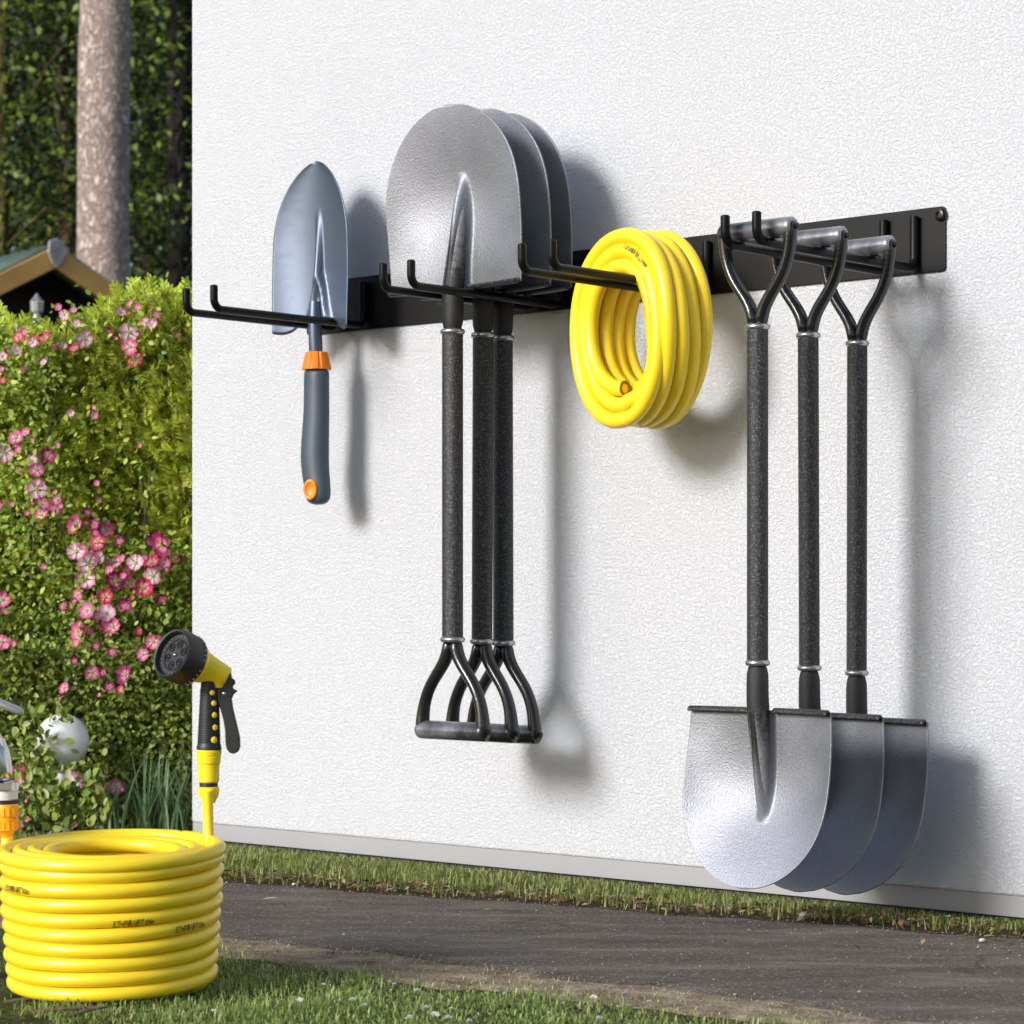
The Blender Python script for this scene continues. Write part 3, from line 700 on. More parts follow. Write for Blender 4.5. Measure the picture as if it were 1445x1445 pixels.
# ================================================================== TEXT PRINTED ON HOSE
def text_verts(body, size, xs_, shear=.25):
    cu = bpy.data.curves.new('lettering_src', 'FONT'); cu.body = body; cu.size = size; cu.shear = shear; cu.resolution_u = 2; cu.offset = size*.022
    to = bpy.data.objects.new('lettering_src', cu); COL.objects.link(to)
    bpy.context.view_layer.update(); dg = bpy.context.evaluated_depsgraph_get()
    me = bpy.data.meshes.new_from_object(to.evaluated_get(dg))
    V = [(v.co.x*xs_, v.co.y) for v in me.vertices]; Fc = [tuple(p.vertices) for p in me.polygons]
    bpy.data.objects.remove(to); bpy.data.curves.remove(cu); bpy.data.meshes.remove(me)
    return V, Fc
def print_on(parent, body, size, xs_, centre, frame, rt, th0, radius, phi0, sgn=1):
    V, Fc = text_verts(body, size, xs_)
    if not V: return
    vs = []
    for x, y in V:
        th = th0+sgn*x/radius; c = centre(th); rad, ax = frame(th); ph = phi0+(y-size*.35)/rt
        vs.append(c+(rad*math.cos(ph)+ax*math.sin(ph))*(rt+.00035))
    b = MB(); b.add(vs, Fc); b.build('printed_lettering', M['ink'], parent, smooth=False)

# ================================================================== HANGING HOSE COIL
hw, hl = HOOKW[2]
RT = .0116
nC = out_at(hw, 903)
hc = empty('hanging_hose_coil', W(hw, nC, .828), -ANG-R(11))
tag(hc, 'small yellow hose coil hanging on the middle hook against the wall', 'hose')
LAY = [.0885, .1105, .1325]; AX = [-.035, -.0117, .0117, .035]; ASP = .77
def coil_pt(r, th, ax):          # th from bottom (0) clockwise seen from the viewer
    return Vector((r*ASP*math.sin(th), ax, -r*math.cos(th)))
pts = []; th_start = R(6)
tt = 0; steps = 72
turns = [(j, i) for j in range(3) for i in (range(4) if j % 2 == 0 else range(3, -1, -1))]
for q, (j, i) in enumerate(turns):
    nj, ni = turns[q+1] if q+1 < len(turns) else (j, i)
    for k in range(steps):
        s = k/steps; e = max(0, (s-.72)/.28); e = e*e*(3-2*e)
        r = LAY[j]*(1-e)+LAY[nj]*e; a = AX[i]*(1-e)+AX[ni]*e
        th = th_start-2*math.pi*s
        r += .0022*math.sin(th*2+q*1.9)*(1 if j else .4)+.0012*math.sin(th*3+q); a += .0022*math.sin(th+q*2.3)+.0012*math.sin(th*3+q*.7)
        pts.append(coil_pt(r, th, a))
b = MB(); b.tube(pts, RT, 12); b.build('hose', M['hose'], hc, angle=80)
d0 = (pts[0]-pts[1]).normalized(); mt = Matrix.Translation(pts[0]+d0*.0006) @ d0.to_track_quat('Z', 'Y').to_matrix().to_4x4()
b = MB(); b.lathe([(RT*.98, -.001), (RT*.98, .0014), (RT*.66, .0014), (RT*.62, 0), (RT*.6, -.004), (0, -.004)], 16, mt, cap=False)
b.build('cut_end', M['hosein'], hc)
def cframe(th): return Vector((math.sin(th), 0, -math.cos(th))), Vector((0, -1, 0))
def pr(th0, rad_, ax_, body, sz, xs_, phi):
    print_on(hc, body, sz, xs_, lambda th: coil_pt(rad_, th, ax_), cframe, RT+.0024, th0, rad_, phi, -1)
pr(R(168), LAY[1]+.001, AX[0], '五彩×四季八股 管 014m', .0085, .78, R(62))
pr(R(283), LAY[2], AX[0], '五彩×四季八股 管 015m', .0085, .7, R(60))

# ================================================================== GROUND HOSE COIL
gc0 = Vector((at(159, 1300, 2.77).x, 2.77, .003))
gc = empty('ground_hose_coil', gc0, 0)
gc.rotation_euler = (R(2.5), 0, 0)
tag(gc, 'big stacked yellow garden hose coil standing on the lawn at lower left', 'hose')
RG = .0081; PITCH = .0159; ROWS = 9
def RAD(z): return .1065+.0085*min(1, z/.13)
def gpt(r, th, z): return Vector((r*math.sin(th), -r*math.cos(th), z))
pts = []; ph0 = R(150)
# inner layers first, then the outer wall from the bottom up, then the loose turns on top
STEP = 64
for j in (2, 1, 0):
    up = (j % 2 == 0)
    for r_ in range(ROWS):
        row = r_ if up else ROWS-1-r_
        for k in range(STEP):
            s = k/STEP; z = RG+PITCH*(row+(s if up else 1-s)-.0)
            zz = max(RG, z); th = ph0+2*math.pi*s
            e_ = max(0, (s-.7)/.3) if (r_ == ROWS-1 and j > 0) else 0; e_ = e_*e_*(3-2*e_)
            if r_ == ROWS-1 and j > 0: zz = max(RG, RG+PITCH*(row+(s if up else 1-s)))
            rr_ = RAD(zz)-.0156*(j-e_)+.0007*math.sin(th*2+row*2.1+j)
            pts.append(gpt(rr_, th, zz+.0005*math.sin(th*3+row*1.3)))
ztop = RG+PITCH*ROWS
for k in range(int(STEP*3.75)):
    s = k/STEP; th = ph0+2*math.pi*s
    if s < 1: r_ = RAD(.14)+.0022; z = ztop+.0045+.0015*math.sin(th)
    else:
        e = min(1, (s-1)/.35); lay = min(3, (s-1)*1.0)
        r_ = RAD(.14)+.002-.0165*e-.0155*max(0, s-1.35); z = ztop+.0035+.002*math.sin(th*1.0+s)-.0016*max(0, s-1.3)-.05*max(0, s-3.25)**1.5
    pts.append(gpt(r_, th, z))
b = MB(); b.tube(pts, RG, 12); b.build('hose', M['hose'], gc, angle=80)
# second loose top turns filling the outer shoulder
def row_z(row, th): return RG+PITCH*(row+((th-ph0)/(2*math.pi)) % 1.0)
def gframe(th): return Vector((math.sin(th), -math.cos(th), 0)), Vector((0, 0, 1))
def gprint(row, th0, body, xs_=.62, phi=0):
    z_ = row
    print_on(gc, body, .0080, xs_*.86, lambda th: gpt(RAD(row_z(row, th)), th, row_z(row, th)), gframe, RG+.0013, th0, RAD(.1), phi, 1)
gprint(8, R(-84), '五彩×四季八股管 030m', .62, R(-10))
gprint(7, R(-57), '五彩×四季八股管 032m', .60, R(-5))
gprint(5, R(9), '五彩×四季八股管 034m', .60, R(-18))
gprint(4, R(42), '五彩×四季八股管 035m', .60, R(0))
# risers: hose ends going up to the nozzle and to the tap
PXM = 2.83/F
def g_loc(px, py, Y): return Vector(at(px, py, Y))-gc0
b = MB()
b.tube([g_loc(299, 1220, 2.80), g_loc(297, 1200, 2.82), g_loc(295, 1175, 2.83), g_loc(294.5, 1130, 2.83), g_loc(294.5, 1118, 2.83)], .0060, 14)
b.build('hose_end', M['hose'], gc)
TY = 2.82
b = MB()
b.tube([g_loc(8, 1230, 2.80), g_loc(10, 1208, 2.81), g_loc(11.5, 1190, TY), g_loc(11.5, 1170, TY)], .0068, 14)
b.build('hose_end', M['hose'], gc)
def zat(py, Y): return H-(py-HZ)/F*Y
b = MB(); px2 = TY/F
mt = Matrix.Translation(Vector((at(11, 1180, TY).x, TY, 0))-Vector((gc0.x, gc0.y, gc0.z)))
prof = [(8, 1184), (9, 1180), (12, 1175), (16.5, 1172), (16.5, 1160), (17, 1158.5), (17, 1156), (14.5, 1155), (14.5, 1153.5), (17, 1152.5), (17.5, 1140), (16.5, 1136)]
b.lathe([(r*px2, zat(y, TY)) for r, y in prof], 28, mt)
o = b.build('hose_connector', M['orange'], gc, angle=30)
for i in range(16):
    a = 2*math.pi*i/16; bb = MB()
    if i == 0: ribs = MB()
    ribs.box((mt.translation.x+math.cos(a)*17.2*px2, mt.translation.y+math.sin(a)*17.2*px2, mt.translation.z+zat(1146, TY)), (.0012, .0012, 11*px2))
    ribs.box((mt.translation.x+math.cos(a)*16.6*px2, mt.translation.y+math.sin(a)*16.6*px2, mt.translation.z+zat(1166, TY)), (.0012, .0012, 10*px2))
ribs.build('connector_ribs', M['orange'], o)

# ================================================================== SPRAY NOZZLE
NY = 2.83; q = NY/F
nz = empty('spray_nozzle', (at(294.5, 1118, NY).x, NY, zat(1118, NY)))
tag(nz, 'yellow and black pistol spray nozzle standing up from the ground hose coil', 'spray nozzle')
def P(px, py, d=0): return Vector(((px-294.5)*q, d*q, (1118-py)*q))      # d: px of depth away from the viewer
def lz(prof, name, m, seg=28, cx=294.5, angle=30, x1=None):
    b = MB(); vs = []
    b.tube([P(cx+(0 if x1 is None else (x1-cx)*i/(len(prof)-1)), y) for i, (r, y) in enumerate(prof)], [r*q for r, y in prof], seg, up=Vector((1, 0, 0)))
    return b.build(name, m, nz, angle=angle)
lz([(9, 1133), (10, 1130), (14, 1123), (15, 1117), (15, 1111), (13, 1110)], 'hose_nut', M['yellow'])
lz([(11, 1111), (13, 1110), (13, 1104), (11, 1103)], 'seal_ring', M['black'])
lz([(13.2, 1104), (15, 1102), (15.2, 1080), (15.5, 1078), (16.5, 1077), (17.5, 1068), (16.5, 1067), (17.5, 1066), (18.3, 1060), (17, 1057.5)], 'quick_coupling', M['yellow'])
ring = MB(); ring.tube([P(294.5, 1076.8), P(294.5, 1075.6)], [16.6*q, 16.3*q], 28); ring.build('coupling_seam', M['black'], nz)
prof = [(17.5, 1058, 295), (17.8, 1056, 295), (16.8, 1051, 295)]
y = 1047.0
while y > 972:
    t = (1047-y)/75; r0 = 15.8-3.0*t
    prof += [(r0, y+1.2, 295+.8*t), (r0+.75, y+.4, 295+.8*t), (r0+.75, y-.6, 295+.8*t), (r0, y-1.4, 295+.8*t)]; y -= 3.3
prof += [(12.8, 968, 296), (12.8, 955, 297), (11, 944, 298)]
b = MB(); b.tube([P(c, yy) for r, yy, c in prof], [r*q for r, yy, c in prof], 28, up=Vector((1, 0, 0))); b.build('grip', M['black'], nz, angle=20)
for (x_, y_, rr) in ((301.0, 977, 3.7), (303.3, 992, 4.0), (304.3, 1008.5, 4.1), (305.2, 1026, 4.3), (304.0, 1043.5, 4.9)):
    t = (1047-y_)/75; rad_ = 16.4-3.0*t; dx = (x_-(295+.8*t))/rad_; dep = -rad_*math.sqrt(max(0, 1-dx*dx))
    b = MB(); d = Vector((dx, -math.sqrt(1-dx*dx), 0)); mt = Matrix.Translation(P(x_, y_, dep)) @ d.to_track_quat('Z', 'Y').to_matrix().to_4x4()
    b.ball((0, 0, 0), rr*q, 14, 8, (1, 1, .32), mt); 
    vs = b.v; o_ = mt.translation
    b.v = [tuple(Vector(v)) for v in vs]
    b.build('grip_dot', M['yellow'], nz)
# spray head, its face turned up to the left and towards the viewer
ax = Vector((-.62, -.70, .345)).normalized()
fc = P(247, 920.5, -38)
rot = ax.to_track_quat('Z', 'Y').to_matrix().to_4x4(); mt = Matrix.Translation(fc) @ rot
b = MB()
b.lathe([(r*q, z*q) for r, z in [(35, -36), (36.5, -34), (37, -31), (36.2, -30), (36.4, -28), (37.4, -18), (37.0, -6), (36.0, -1), (34.5, 0.6), (32.4, 0), (31.4, -2), (31.2, -8), (30.5, -8.6), (0, -8.6)]], 48, mt, cap=False)
hd = b.build('spray_head', M['black'], nz, angle=28)
b = MB()                                                       # ring of slots, rings of holes
def facept(r, a, z): return mt @ Vector((r*q*math.cos(a), r*q*math.sin(a), z*q))
for i in range(26):
    a = 2*math.pi*i/26; b.ball(facept(27.5, a, -8.3), 1.15*q, 6, 4)
b.build('jet_holes', M['steel'], hd)
b = MB()
for i in range(6):
    a = 2*math.pi*i/6+.3; ce = facept(15.5, a, -8.2)
    rp = [ce+rot.to_3x3() @ Vector((5*q*math.cos(t*math.pi/6), 5*q*math.sin(t*math.pi/6), 0)) for t in range(12)]
    b.tube(rp, .9*q, 6, closed=True)
    b.ball(ce, 1.8*q, 8, 5)
rp = [facept(22.5, t*math.pi/16, -8.2) for t in range(32)]; b.tube(rp, .7*q, 6, closed=True)
b.build('pattern_rings', M['plate'], hd)
b = MB(); b.ball(facept(0, 0, -8), 3.4*q, 14, 8, (1, 1, .8)); b.build('centre_screw', M['steel'], hd)
b = MB()                                                       # tiny raised marks round the rim
for i in range(30):
    a = 2*math.pi*i/30
    if i % 6 == 5: continue
    ce = facept(37.1, a, -30.6+.6*((i*5) % 3)/3); b.box(ce, (.9*q, .9*q, 1.9*q), rot.to_3x3())
b.build('rim_lettering', M['white_sleeve'], hd, smooth=False)
b = MB()
path = [fc-ax*(33*q), fc-ax*(38*q), fc-ax*(46*q), fc-ax*(54*q), P(296, 945, -2), P(305, 949, 0), P(313, 953, 1), P(319.5, 956.5, 1), P(321.5, 957.5, 1)]
b.tube(path, [r*q for r in (34.5, 34, 29.5, 25, 20, 17.5, 16.2, 15.2, 11)], 32, up=Vector((0, 0, 1)))
b.build('spray_body', M['yellow'], nz, angle=60)
b = MB(); b.tube([P(309, 958, 0), P(308, 970, 0)], [14*q, 9*q], 20); b.build('body_skirt', M['yellow'], nz)
poly = [(320, 944), (323.5, 945), (326, 950), (327, 957), (331.5, 959.5), (332, 965), (328, 968.5), (329, 972), (335.5, 975), (329.5, 980), (327, 986), (328.5, 998), (331.5, 1011), (335.5, 1027), (338.5, 1041), (339, 1054), (336, 1061), (331, 1063.5), (325, 1062.5), (320.5, 1057), (318.6, 1048), (318, 1030), (315.8, 1016), (312.5, 1004), (308, 990), (306.5, 981), (307.5, 971), (311, 963), (316, 956)]
b = MB(); b.prism([(P(x_, y_).x, P(x_, y_).z) for x_, y_ in poly], -7*q, 7*q); tg = b.build('trigger', M['black'], nz, smooth=False, bevel=2.4*q)
for (x_, y_, r_) in ((317, 978.5, 2.9), (315.5, 964.5, 2.2)):
    b = MB(); b.ball(P(x_, y_, -7), r_*q, 12, 8, (1, .5, 1)); b.build('pivot_pin', M['steel'], tg)

# ================================================================== TAP AT THE LEFT EDGE
tp = empty('garden_tap', (at(-95, 1300, TY+.03).x, TY+.03, 0))
tag(tp, 'chrome garden tap with lever and curved spout at the left picture edge', 'tap')
def T(px, py, d=0): return Vector((at(px, py, TY).x, TY+d*px2, zat(py, TY)))-Vector(tp.location)
b = MB(); b.tube([T(-95, 1415, 36), T(-95, 1200, 36), T(-95, 1060, 36)], .011, 18); b.build('standpipe', M['chrome'], tp)
b = MB()
b.tube([T(-95, 1075, 36), T(-93, 1040, 34), T(-80, 1020, 28)], [.014, .017, .016], 20)
b.tube([T(-96, 1035, 34), T(-82, 1020, 30), T(-62, 1020, 18)], [.016, .018, .014], 20); b.build('valve_body', M['chrome'], tp, subsurf=1)
b = MB(); sp = [(-70, 1022, 22), (-45, 1026, 12), (-22, 1036, 4), (-6, 1052, 0), (0, 1072, 0), (1, 1090, 0), (1, 1104, 0)]
b.tube([T(*s) for s in sp], [r*px2 for r in (17, 17, 17, 17, 16.5, 16, 16)], 22); b.build('spout', M['chrome'], tp, angle=80, subsurf=1)
b = MB(); b.tube([T(4, 1128), T(4, 1114), T(3, 1104)], [21*px2, 20.5*px2, 17*px2], 24); b.build('sleeve', M['white_sleeve'], tp)
b = MB(); b.tube([T(4, 1115), T(4, 1103.5)], [22*px2, 22*px2], 24)
b.box(T(12, 1109, -21), (16*px2, 5*px2, 9*px2)); b.build('hose_clamp', M['steel'], tp, angle=30)
b = MB(); b.tube([T(8, 1137.5), T(8, 1135.5), T(8, 1130), T(8, 1127.5)], [18*px2, 20.5*px2, 20.5*px2, 18*px2], 24); b.build('rubber_ring', M['black'], tp)
b = MB(); b.tube([T(-85, 962, 26), T(-40, 976, 12), T(-5, 990, 0), T(26, 1003, 0), T(33, 1005, 0)], [r*px2 for r in (6.5, 6.5, 6, 6, 3.5)], 14, flat=1.6, up=Vector((0, 0, 1)))
b.tube([T(-80, 1020, 28), T(-82, 985, 27), T(-84, 960, 26)], [r*px2 for r in (12, 10, 9)], 16); b.build('lever', M['lamp'], tp, angle=60)

# ================================================================== HEDGE, ROSES, LOW PLANTS
E_ = W(-.7746, 0, 0)
def beyond_end(Pn):            # keep leaves clear of the wall's end face
    d = (Pn[:, 0]-E_.x)*(-WV.x)+(Pn[:, 1]-E_.y)*(-WV.y)
    return d > .012
def hedge_top(x): return .955+.030*np.sin(x*9+.6)+.02*np.sin(x*23)+.03*np.clip((x+.95)/.35, -1, 1)
def hedge_front(x, z): return 4.84+.05*np.sin(x*7+z*3)+.04*np.sin(z*9+x*4)+.05*np.clip((z-.75)*2, 0, 1)
hg = empty('hedge', (-1.2, 5.2, 0))
tag(hg, 'yellow green clipped conifer hedge with feathery top behind the roses', 'hedge')
hloc = np.array(hg.location)
def hedge_fronds(n, x0, x1, top=False):
    x = rng.uniform(x0, x1, n)
    if top:
        y = rng.uniform(4.86, 5.7, n); z = hedge_top(x)-rng.exponential(.035, n)
    else:
        z = rng.uniform(.06, 1, n)*hedge_top(x); y = hedge_front(x, z)+rng.exponential(.07, n)
    Pn = np.stack([x, y, z], 1); k = beyond_end(Pn)&(y < 5.9); Pn = Pn[k]; n = len(Pn)
    d = rng.normal(size=(n, 3))*.55
    if top: d += np.array((0, -.25, 1.25))
    else: d += np.array((.0, -1.0, .75))
    nr = rng.normal(size=(n, 3))*.6+np.array((0, -.8, .35))
    return Pn-hloc, d, nr
Pn, d, nr = hedge_fronds(15000, -1.22, -.40); v1, f1 = scatter(FROND_V, FROND_F, Pn, d, nr, rng.uniform(.035, .075, len(Pn)))
Pn, d, nr = hedge_fronds(2600, -2.6, -1.22); v2, f2 = scatter(FROND_V, FROND_F, Pn, d, nr, rng.uniform(.07, .14, len(Pn)))
np_mesh('foliage', np.concatenate([v1, v2]), np.concatenate([f1, f2+len(v1)]), M['hedge'], hg)
Pn, d, nr = hedge_fronds(4200, -1.22, -.38, True); v1, f1 = scatter(FROND_V, FROND_F, Pn, d, nr, rng.uniform(.035, .085, len(Pn)))
Pn, d, nr = hedge_fronds(1400, -2.6, -1.22, True); v2, f2 = scatter(FROND_V, FROND_F, Pn, d, nr, rng.uniform(.06, .12, len(Pn)))
np_mesh('young_tips', np.concatenate([v1, v2]), np.concatenate([f1, f2+len(v1)]), M['hedgetop'], hg)
b = MB()
for i in range(46):
    x = random.uniform(-2.4, -.62); y = random.uniform(5.05, 5.6); x2 = x+random.uniform(-.1, .1)
    b.tube([(x, y, 0), (x2, y-.05, .4), (x2+random.uniform(-.1, .1), y-.12, .88)], [.012, .009, .004], 6)
for i, v in enumerate(b.v): b.v[i] = (v[0]-hloc[0], v[1]-hloc[1], v[2])
b.build('stems', M['twig'], hg)

def flower_mesh(kind, petals=5, cup=.25, name='flower'):
    """unit radius flower facing +z: rounded notched petals, slightly cupped"""
    b = MB(); rr = random.Random(hash(kind)+petals)
    for i in range(petals):
        a0 = 2*math.pi*i/petals+rr.uniform(-.1, .1); wd = 2*math.pi/petals*.50; lift = rr.uniform(-.05, .10); ln = rr.uniform(.88, 1.05)
        def fn(u, v):
            k = 2*u-1; r = .06+.94*ln*v*(1-.16*abs(k)**2.5-.15*(1-min(1, abs(k)*2.6))*v*v)
            a = a0+k*wd*(.35+.65*math.sin(min(1, v*1.15)*math.pi/2)); z = cup*v**1.6+lift*v+.10*k*k*v-.03+.012*i/petals
            return (r*math.cos(a), r*math.sin(a), z)
        b.grid(fn, 6, 6)
    b.cur = 1
    for i in range(12):
        a = 2*math.pi*i/12; r = .10+.09*(i % 2); b.tube([(r*.4*math.cos(a), r*.4*math.sin(a), 0), (r*math.cos(a), r*math.sin(a), .16)], [.012, .03], 5)
    b.ball((0, 0, .05), .085, 8, 5)
    return b
PROTO = {}
for kd in 'LPRM':
    for vi, (pn, cp) in enumerate(((5, .10), (6, .24), (5, .38))):
        PROTO[kd, vi] = (pn, cp)
meshes = {}
FL2 = [(237,97,'P',30),(262,128,'L',40),(312,165,'L',32),(300,110,'P',30),(75,220,'R',50),(85,185,'P',30),(180,225,'R',55),(135,240,'L',40),(65,275,'L',45),(10,300,'L',40),(345,225,'L',60),(255,260,'L',35),(300,265,'R',45),(220,255,'P',30),(490,118,'L',40),(535,85,'P',35),(560,100,'P',30),(632,125,'P',35),(595,160,'L',35),(618,170,'L',40),(710,110,'P',50),(735,112,'R',35),(527,200,'L',70),(440,195,'M',35),(470,225,'M',35),(532,258,'P',60),(548,312,'R',60),(745,230,'R',45),(695,360,'M',50),(180,325,'L',30),(10,395,'R',30),(5,350,'P',25),(92,350,'P',25),(745,505,'P',25),(380,540,'P',40),(290,525,'L',30),(65,630,'P',60),(105,610,'P',40),(20,690,'L',65),(130,725,'L',45),(195,700,'M',55),(150,760,'P',55),(80,760,'P',20),(150,840,'L',75),(168,900,'P',55),(170,945,'P',60),(225,925,'M',50),(235,885,'P',40),(50,900,'P',25),(110,938,'R',25),(400,885,'P',25),(395,815,'P',25),(572,660,'P',20),(0,910,'M',40),(315,985,'P',75),(385,985,'M',45),(430,1010,'M',65),(312,1095,'L',70),(400,1055,'R',60),(360,1145,'L',80),(405,1120,'L',45),(470,1140,'P',65),(515,1175,'R',50),(350,1205,'L',75),(470,1215,'M',80),(555,1140,'L',65),(620,1140,'R',60),(665,1145,'P',50),(660,1065,'M',95),(610,1055,'M',50),(625,1195,'L',70),(585,1240,'R',70),(530,1220,'P',50),(175,1160,'P',30),(10,1290,'P',60),(265,1318,'R',35),(355,1335,'P',60),(435,1345,'L',65),(430,1280,'R',60),(505,1310,'M',50),(460,1400,'P',50),(320,1410,'P',60),(660,1290,'M',40),(570,1420,'R',35),(365,1420,'P',30)]
FL3 = [(295,28,'L',55),(365,40,'L',65),(220,15,'P',30),(430,15,'M',40),(270,105,'P',60),(388,85,'P',55),(310,100,'P',25),(5,135,'P',45),(20,150,'P',30),(525,135,'P',50),(490,180,'P',40),(480,103,'R',25),(315,240,'P',45),(430,250,'M',60),(220,295,'P',40),(372,290,'M',35),(255,200,'M',25),(328,150,'M',25),(385,170,'M',30),(370,128,'R',25),(63,575,'R',35),(75,625,'P',60),(85,660,'P',60),(75,745,'P',50),(60,700,'P',40),(262,612,'L',65),(327,628,'L',55),(338,672,'R',35),(397,632,'P',50),(240,750,'P',50),(345,85,'P',25)]
FLW = [(x/2.89, 400+y/2.89, k, s/2.89) for x, y, k, s in FL2]+[(x/2.4275, 850+y/2.4275, k, s/2.4275) for x, y, k, s in FL3]
def rose_front(z): return 4.72 if z > .55 else 4.66
ROSES = [('rambling rose with pale pink flowers along the hedge top', 0, 545), ('rambling rose with magenta and pink clusters halfway down the hedge', 545, 905), ('low rose with scattered pink flowers near the ground below the hedge', 905, 1300)]
_r = random.Random(5); extra = []
for (x_, y_, k_, s_) in FLW:
    if s_ > 13:                                             # buds and half hidden blooms beside the large ones
        for _i in range(1): extra.append((x_+_r.uniform(-.9, .9)*s_, y_+_r.uniform(-.9, .9)*s_, _r.choice('PRPM'), s_*_r.uniform(.32, .6)))
FLW += extra
for (lab, y0, y1) in ROSES:
    ym = 0*(max(y0, 400)+min(y1, 1180))/2
    rb = empty('rose_bush', (-.78, 4.74, 0)); tag(rb, lab, 'rose bush', 'flowering roses in front of the hedge')
    ro = Vector(rb.location); anchors = []
    for (px, py, kd, s) in FLW:
        if not (y0 <= py < y1): continue
        Y = 4.70+random.uniform(-.03, .05) if py < 905 else 4.62+random.uniform(-.02, .05)
        if px > 235: Y += .1
        p = at(px, py, Y); rad = s/F*Y*.5*1.22
        vi = random.choice((0, 0, 1, 2) if s > 15 else (1, 2, 2)); key = (kd, vi)
        dirv = Vector((random.gauss(0, .45)-.1, -1, random.gauss(.28, .35))).normalized()
        if key not in meshes:
            o = flower_mesh(kd, *PROTO[key]).build('flower', [PET[kd], M['stamen']], rb, angle=80); meshes[key] = o.data
        else:
            o = bpy.data.objects.new('flower', meshes[key]); COL.objects.link(o); o.parent = rb
        o.location = p-ro; o.scale = (rad,)*3; qd = dirv.to_track_quat('Z', 'Y') @ Quaternion((0, 0, 1), random.uniform(0, 6)); o.rotation_euler = qd.to_euler()
        anchors.append(p-ro)
    # leaves around the flowers and over the bush's own patch
    pl = []
    for a in anchors:
        for i in range(12): pl.append((a.x+random.gauss(0, .028), a.y+.025+abs(random.gauss(0, .03)), a.z-.012+random.gauss(0, .026)))
    n = {0: 1100, 545: 5400, 905: 13500}[y0]
    px_ = rng.uniform(-60, 275, n); py_ = rng.uniform({0: 470}.get(y0, y0-40), min(y1, 1172)+10, n)
    kk = (px_ < 80)|(py_ > 770)|(rng.uniform(size=n) < .22); px_ = px_[kk]; py_ = py_[kk]; n = len(px_)
    Yb = np.where(py_ < 905, 4.75, 4.68)+rng.exponential(.06, n)
    pts_ = np.stack([(px_-CX)/F*Yb-ro.x, Yb-ro.y, H+(HZ-py_)/F*Yb], 1)
    Pn = np.concatenate([np.array(pl).reshape(-1, 3), pts_]); Pn = Pn[(Pn[:, 2] > .005)]
    Pn = Pn[beyond_end(Pn+np.array(ro))]
    n = len(Pn); dv = rng.normal(size=(n, 3))*.8+np.array((0, -.6, -.1)); nr = rng.normal(size=(n, 3))*.55+np.array((-.35, -.6, .75))
    v1, f1 = scatter(LEAF_V, LEAF_T, Pn, dv, nr, rng.uniform(.008, .018, n))
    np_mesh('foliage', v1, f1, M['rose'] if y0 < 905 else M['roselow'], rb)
    b = MB()
    for a in anchors[::14]:
        x0_ = a.x+random.uniform(-.15, .15); q1 = Vector((x0_, .12, 0)); q2 = Vector((x0_*.5+a.x*.5+random.uniform(-.05, .05), .09, a.z*.6)); q3 = Vector((a.x+random.uniform(-.02, .02), .03, a.z-.02))
        b.tube([q1, q2, q3, a+Vector((0, .006, 0))], [.004, .003, .0018, .0012], 5)
    b.build('stems', M['stem'], rb)

# long bladed clumps at the hedge foot
for (px, Yc, cnt, hh, lab) in [(150, 4.52, 44, .115, 'small grey green tuft of long blades left of the iris clump'), (208, 4.55, 60, .165, 'arching blue green iris clump at the hedge foot'), (250, 4.56, 46, .17, 'upright blue green blades beside the left end of the wall')]:
    c = Vector(((px-CX)/F*Yc, Yc, 0)); o_ = empty('iris_clump', c)
    tag(o_, lab, 'iris clump', 'bladed plants at the hedge foot')
    vs = []; fs = []
    for i in range(cnt):
        a = random.uniform(0, 6.28); lean = random.uniform(.05, .75); L_ = hh*random.uniform(.6, 1.15); w_ = random.uniform(.0028, .0055)
        d = Vector((math.cos(a), math.sin(a)*.5, 0)); s_ = Vector((-d.y, d.x, 0)); s_ = s_.normalized() if s_.length else Vector((1, 0, 0))
        base = Vector((random.gauss(0, .018), random.gauss(0, .018), 0)); o0 = len(vs)
        for k in range(7):
            t = k/6; p = base+d*(L_*lean*t**1.8)+Vector((0, 0, L_*(t-.32*lean*t**3))); ww = w_*(1-t**2.5)*.5+.0002
            vs += [p-s_*ww, p+s_*ww]
        fs += [(o0+2*k, o0+2*k+1, o0+2*k+3, o0+2*k+2) for k in range(6)]
    va = np.array([tuple(v) for v in vs])
    wpos = va+np.array(c); dd = (wpos[:, 0]-E_.x)*(-WV.x)+(wpos[:, 1]-E_.y)*(-WV.y)
    va[:, 0] -= np.where((wpos[:, 1] > E_.y-.05)&(dd < .006), (.006-dd)/.7446, 0)
    np_mesh('blades', va, np.array(fs), M['iris'], o_)

# pale globe among the leaves
gl = empty('garden_globe', (at(88, 1130, 4.58).x, 4.58, 0)); gz = zat(1045, 4.58)
tag(gl, 'pale glazed garden globe on a flared foot half hidden by rose leaves', 'globe ornament')
b = MB(); gr_ = 38/F*4.58; b.ball((0, 0, gz), gr_, 32, 20); b.build('globe', M['globe'], gl)
b = MB(); b.lathe([(.028, 0), (.028, .008), (.014, .016), (.011, .03), (.011, gz-gr_*1.22), (.026, gz-gr_*1.02), (.024, gz-gr_*.85)], 24); b.build('foot', M['globe'], gl)
Pn = []
for i in range(130):
    a = random.uniform(0, 6.28); r_ = gr_*1.25*math.sqrt(random.random()); x_ = r_*math.cos(a)-.012; z_ = gz+r_*math.sin(a)
    if x_ > -.01 and abs(z_-gz) < gr_*.75 and random.random() < .80: continue
    Pn.append((x_, -gr_-random.uniform(.005, .03), z_))
for i in range(420):
    qx = random.uniform(20, 150); qy = random.triangular(1062, 1178, 1150)
    if 70 < qx < 128 and qy < 1098: continue
    c_ = at(qx, qy, 4.58-gr_-random.uniform(0, .05)); Pn.append((c_.x-gl.location.x, c_.y-4.58, c_.z))
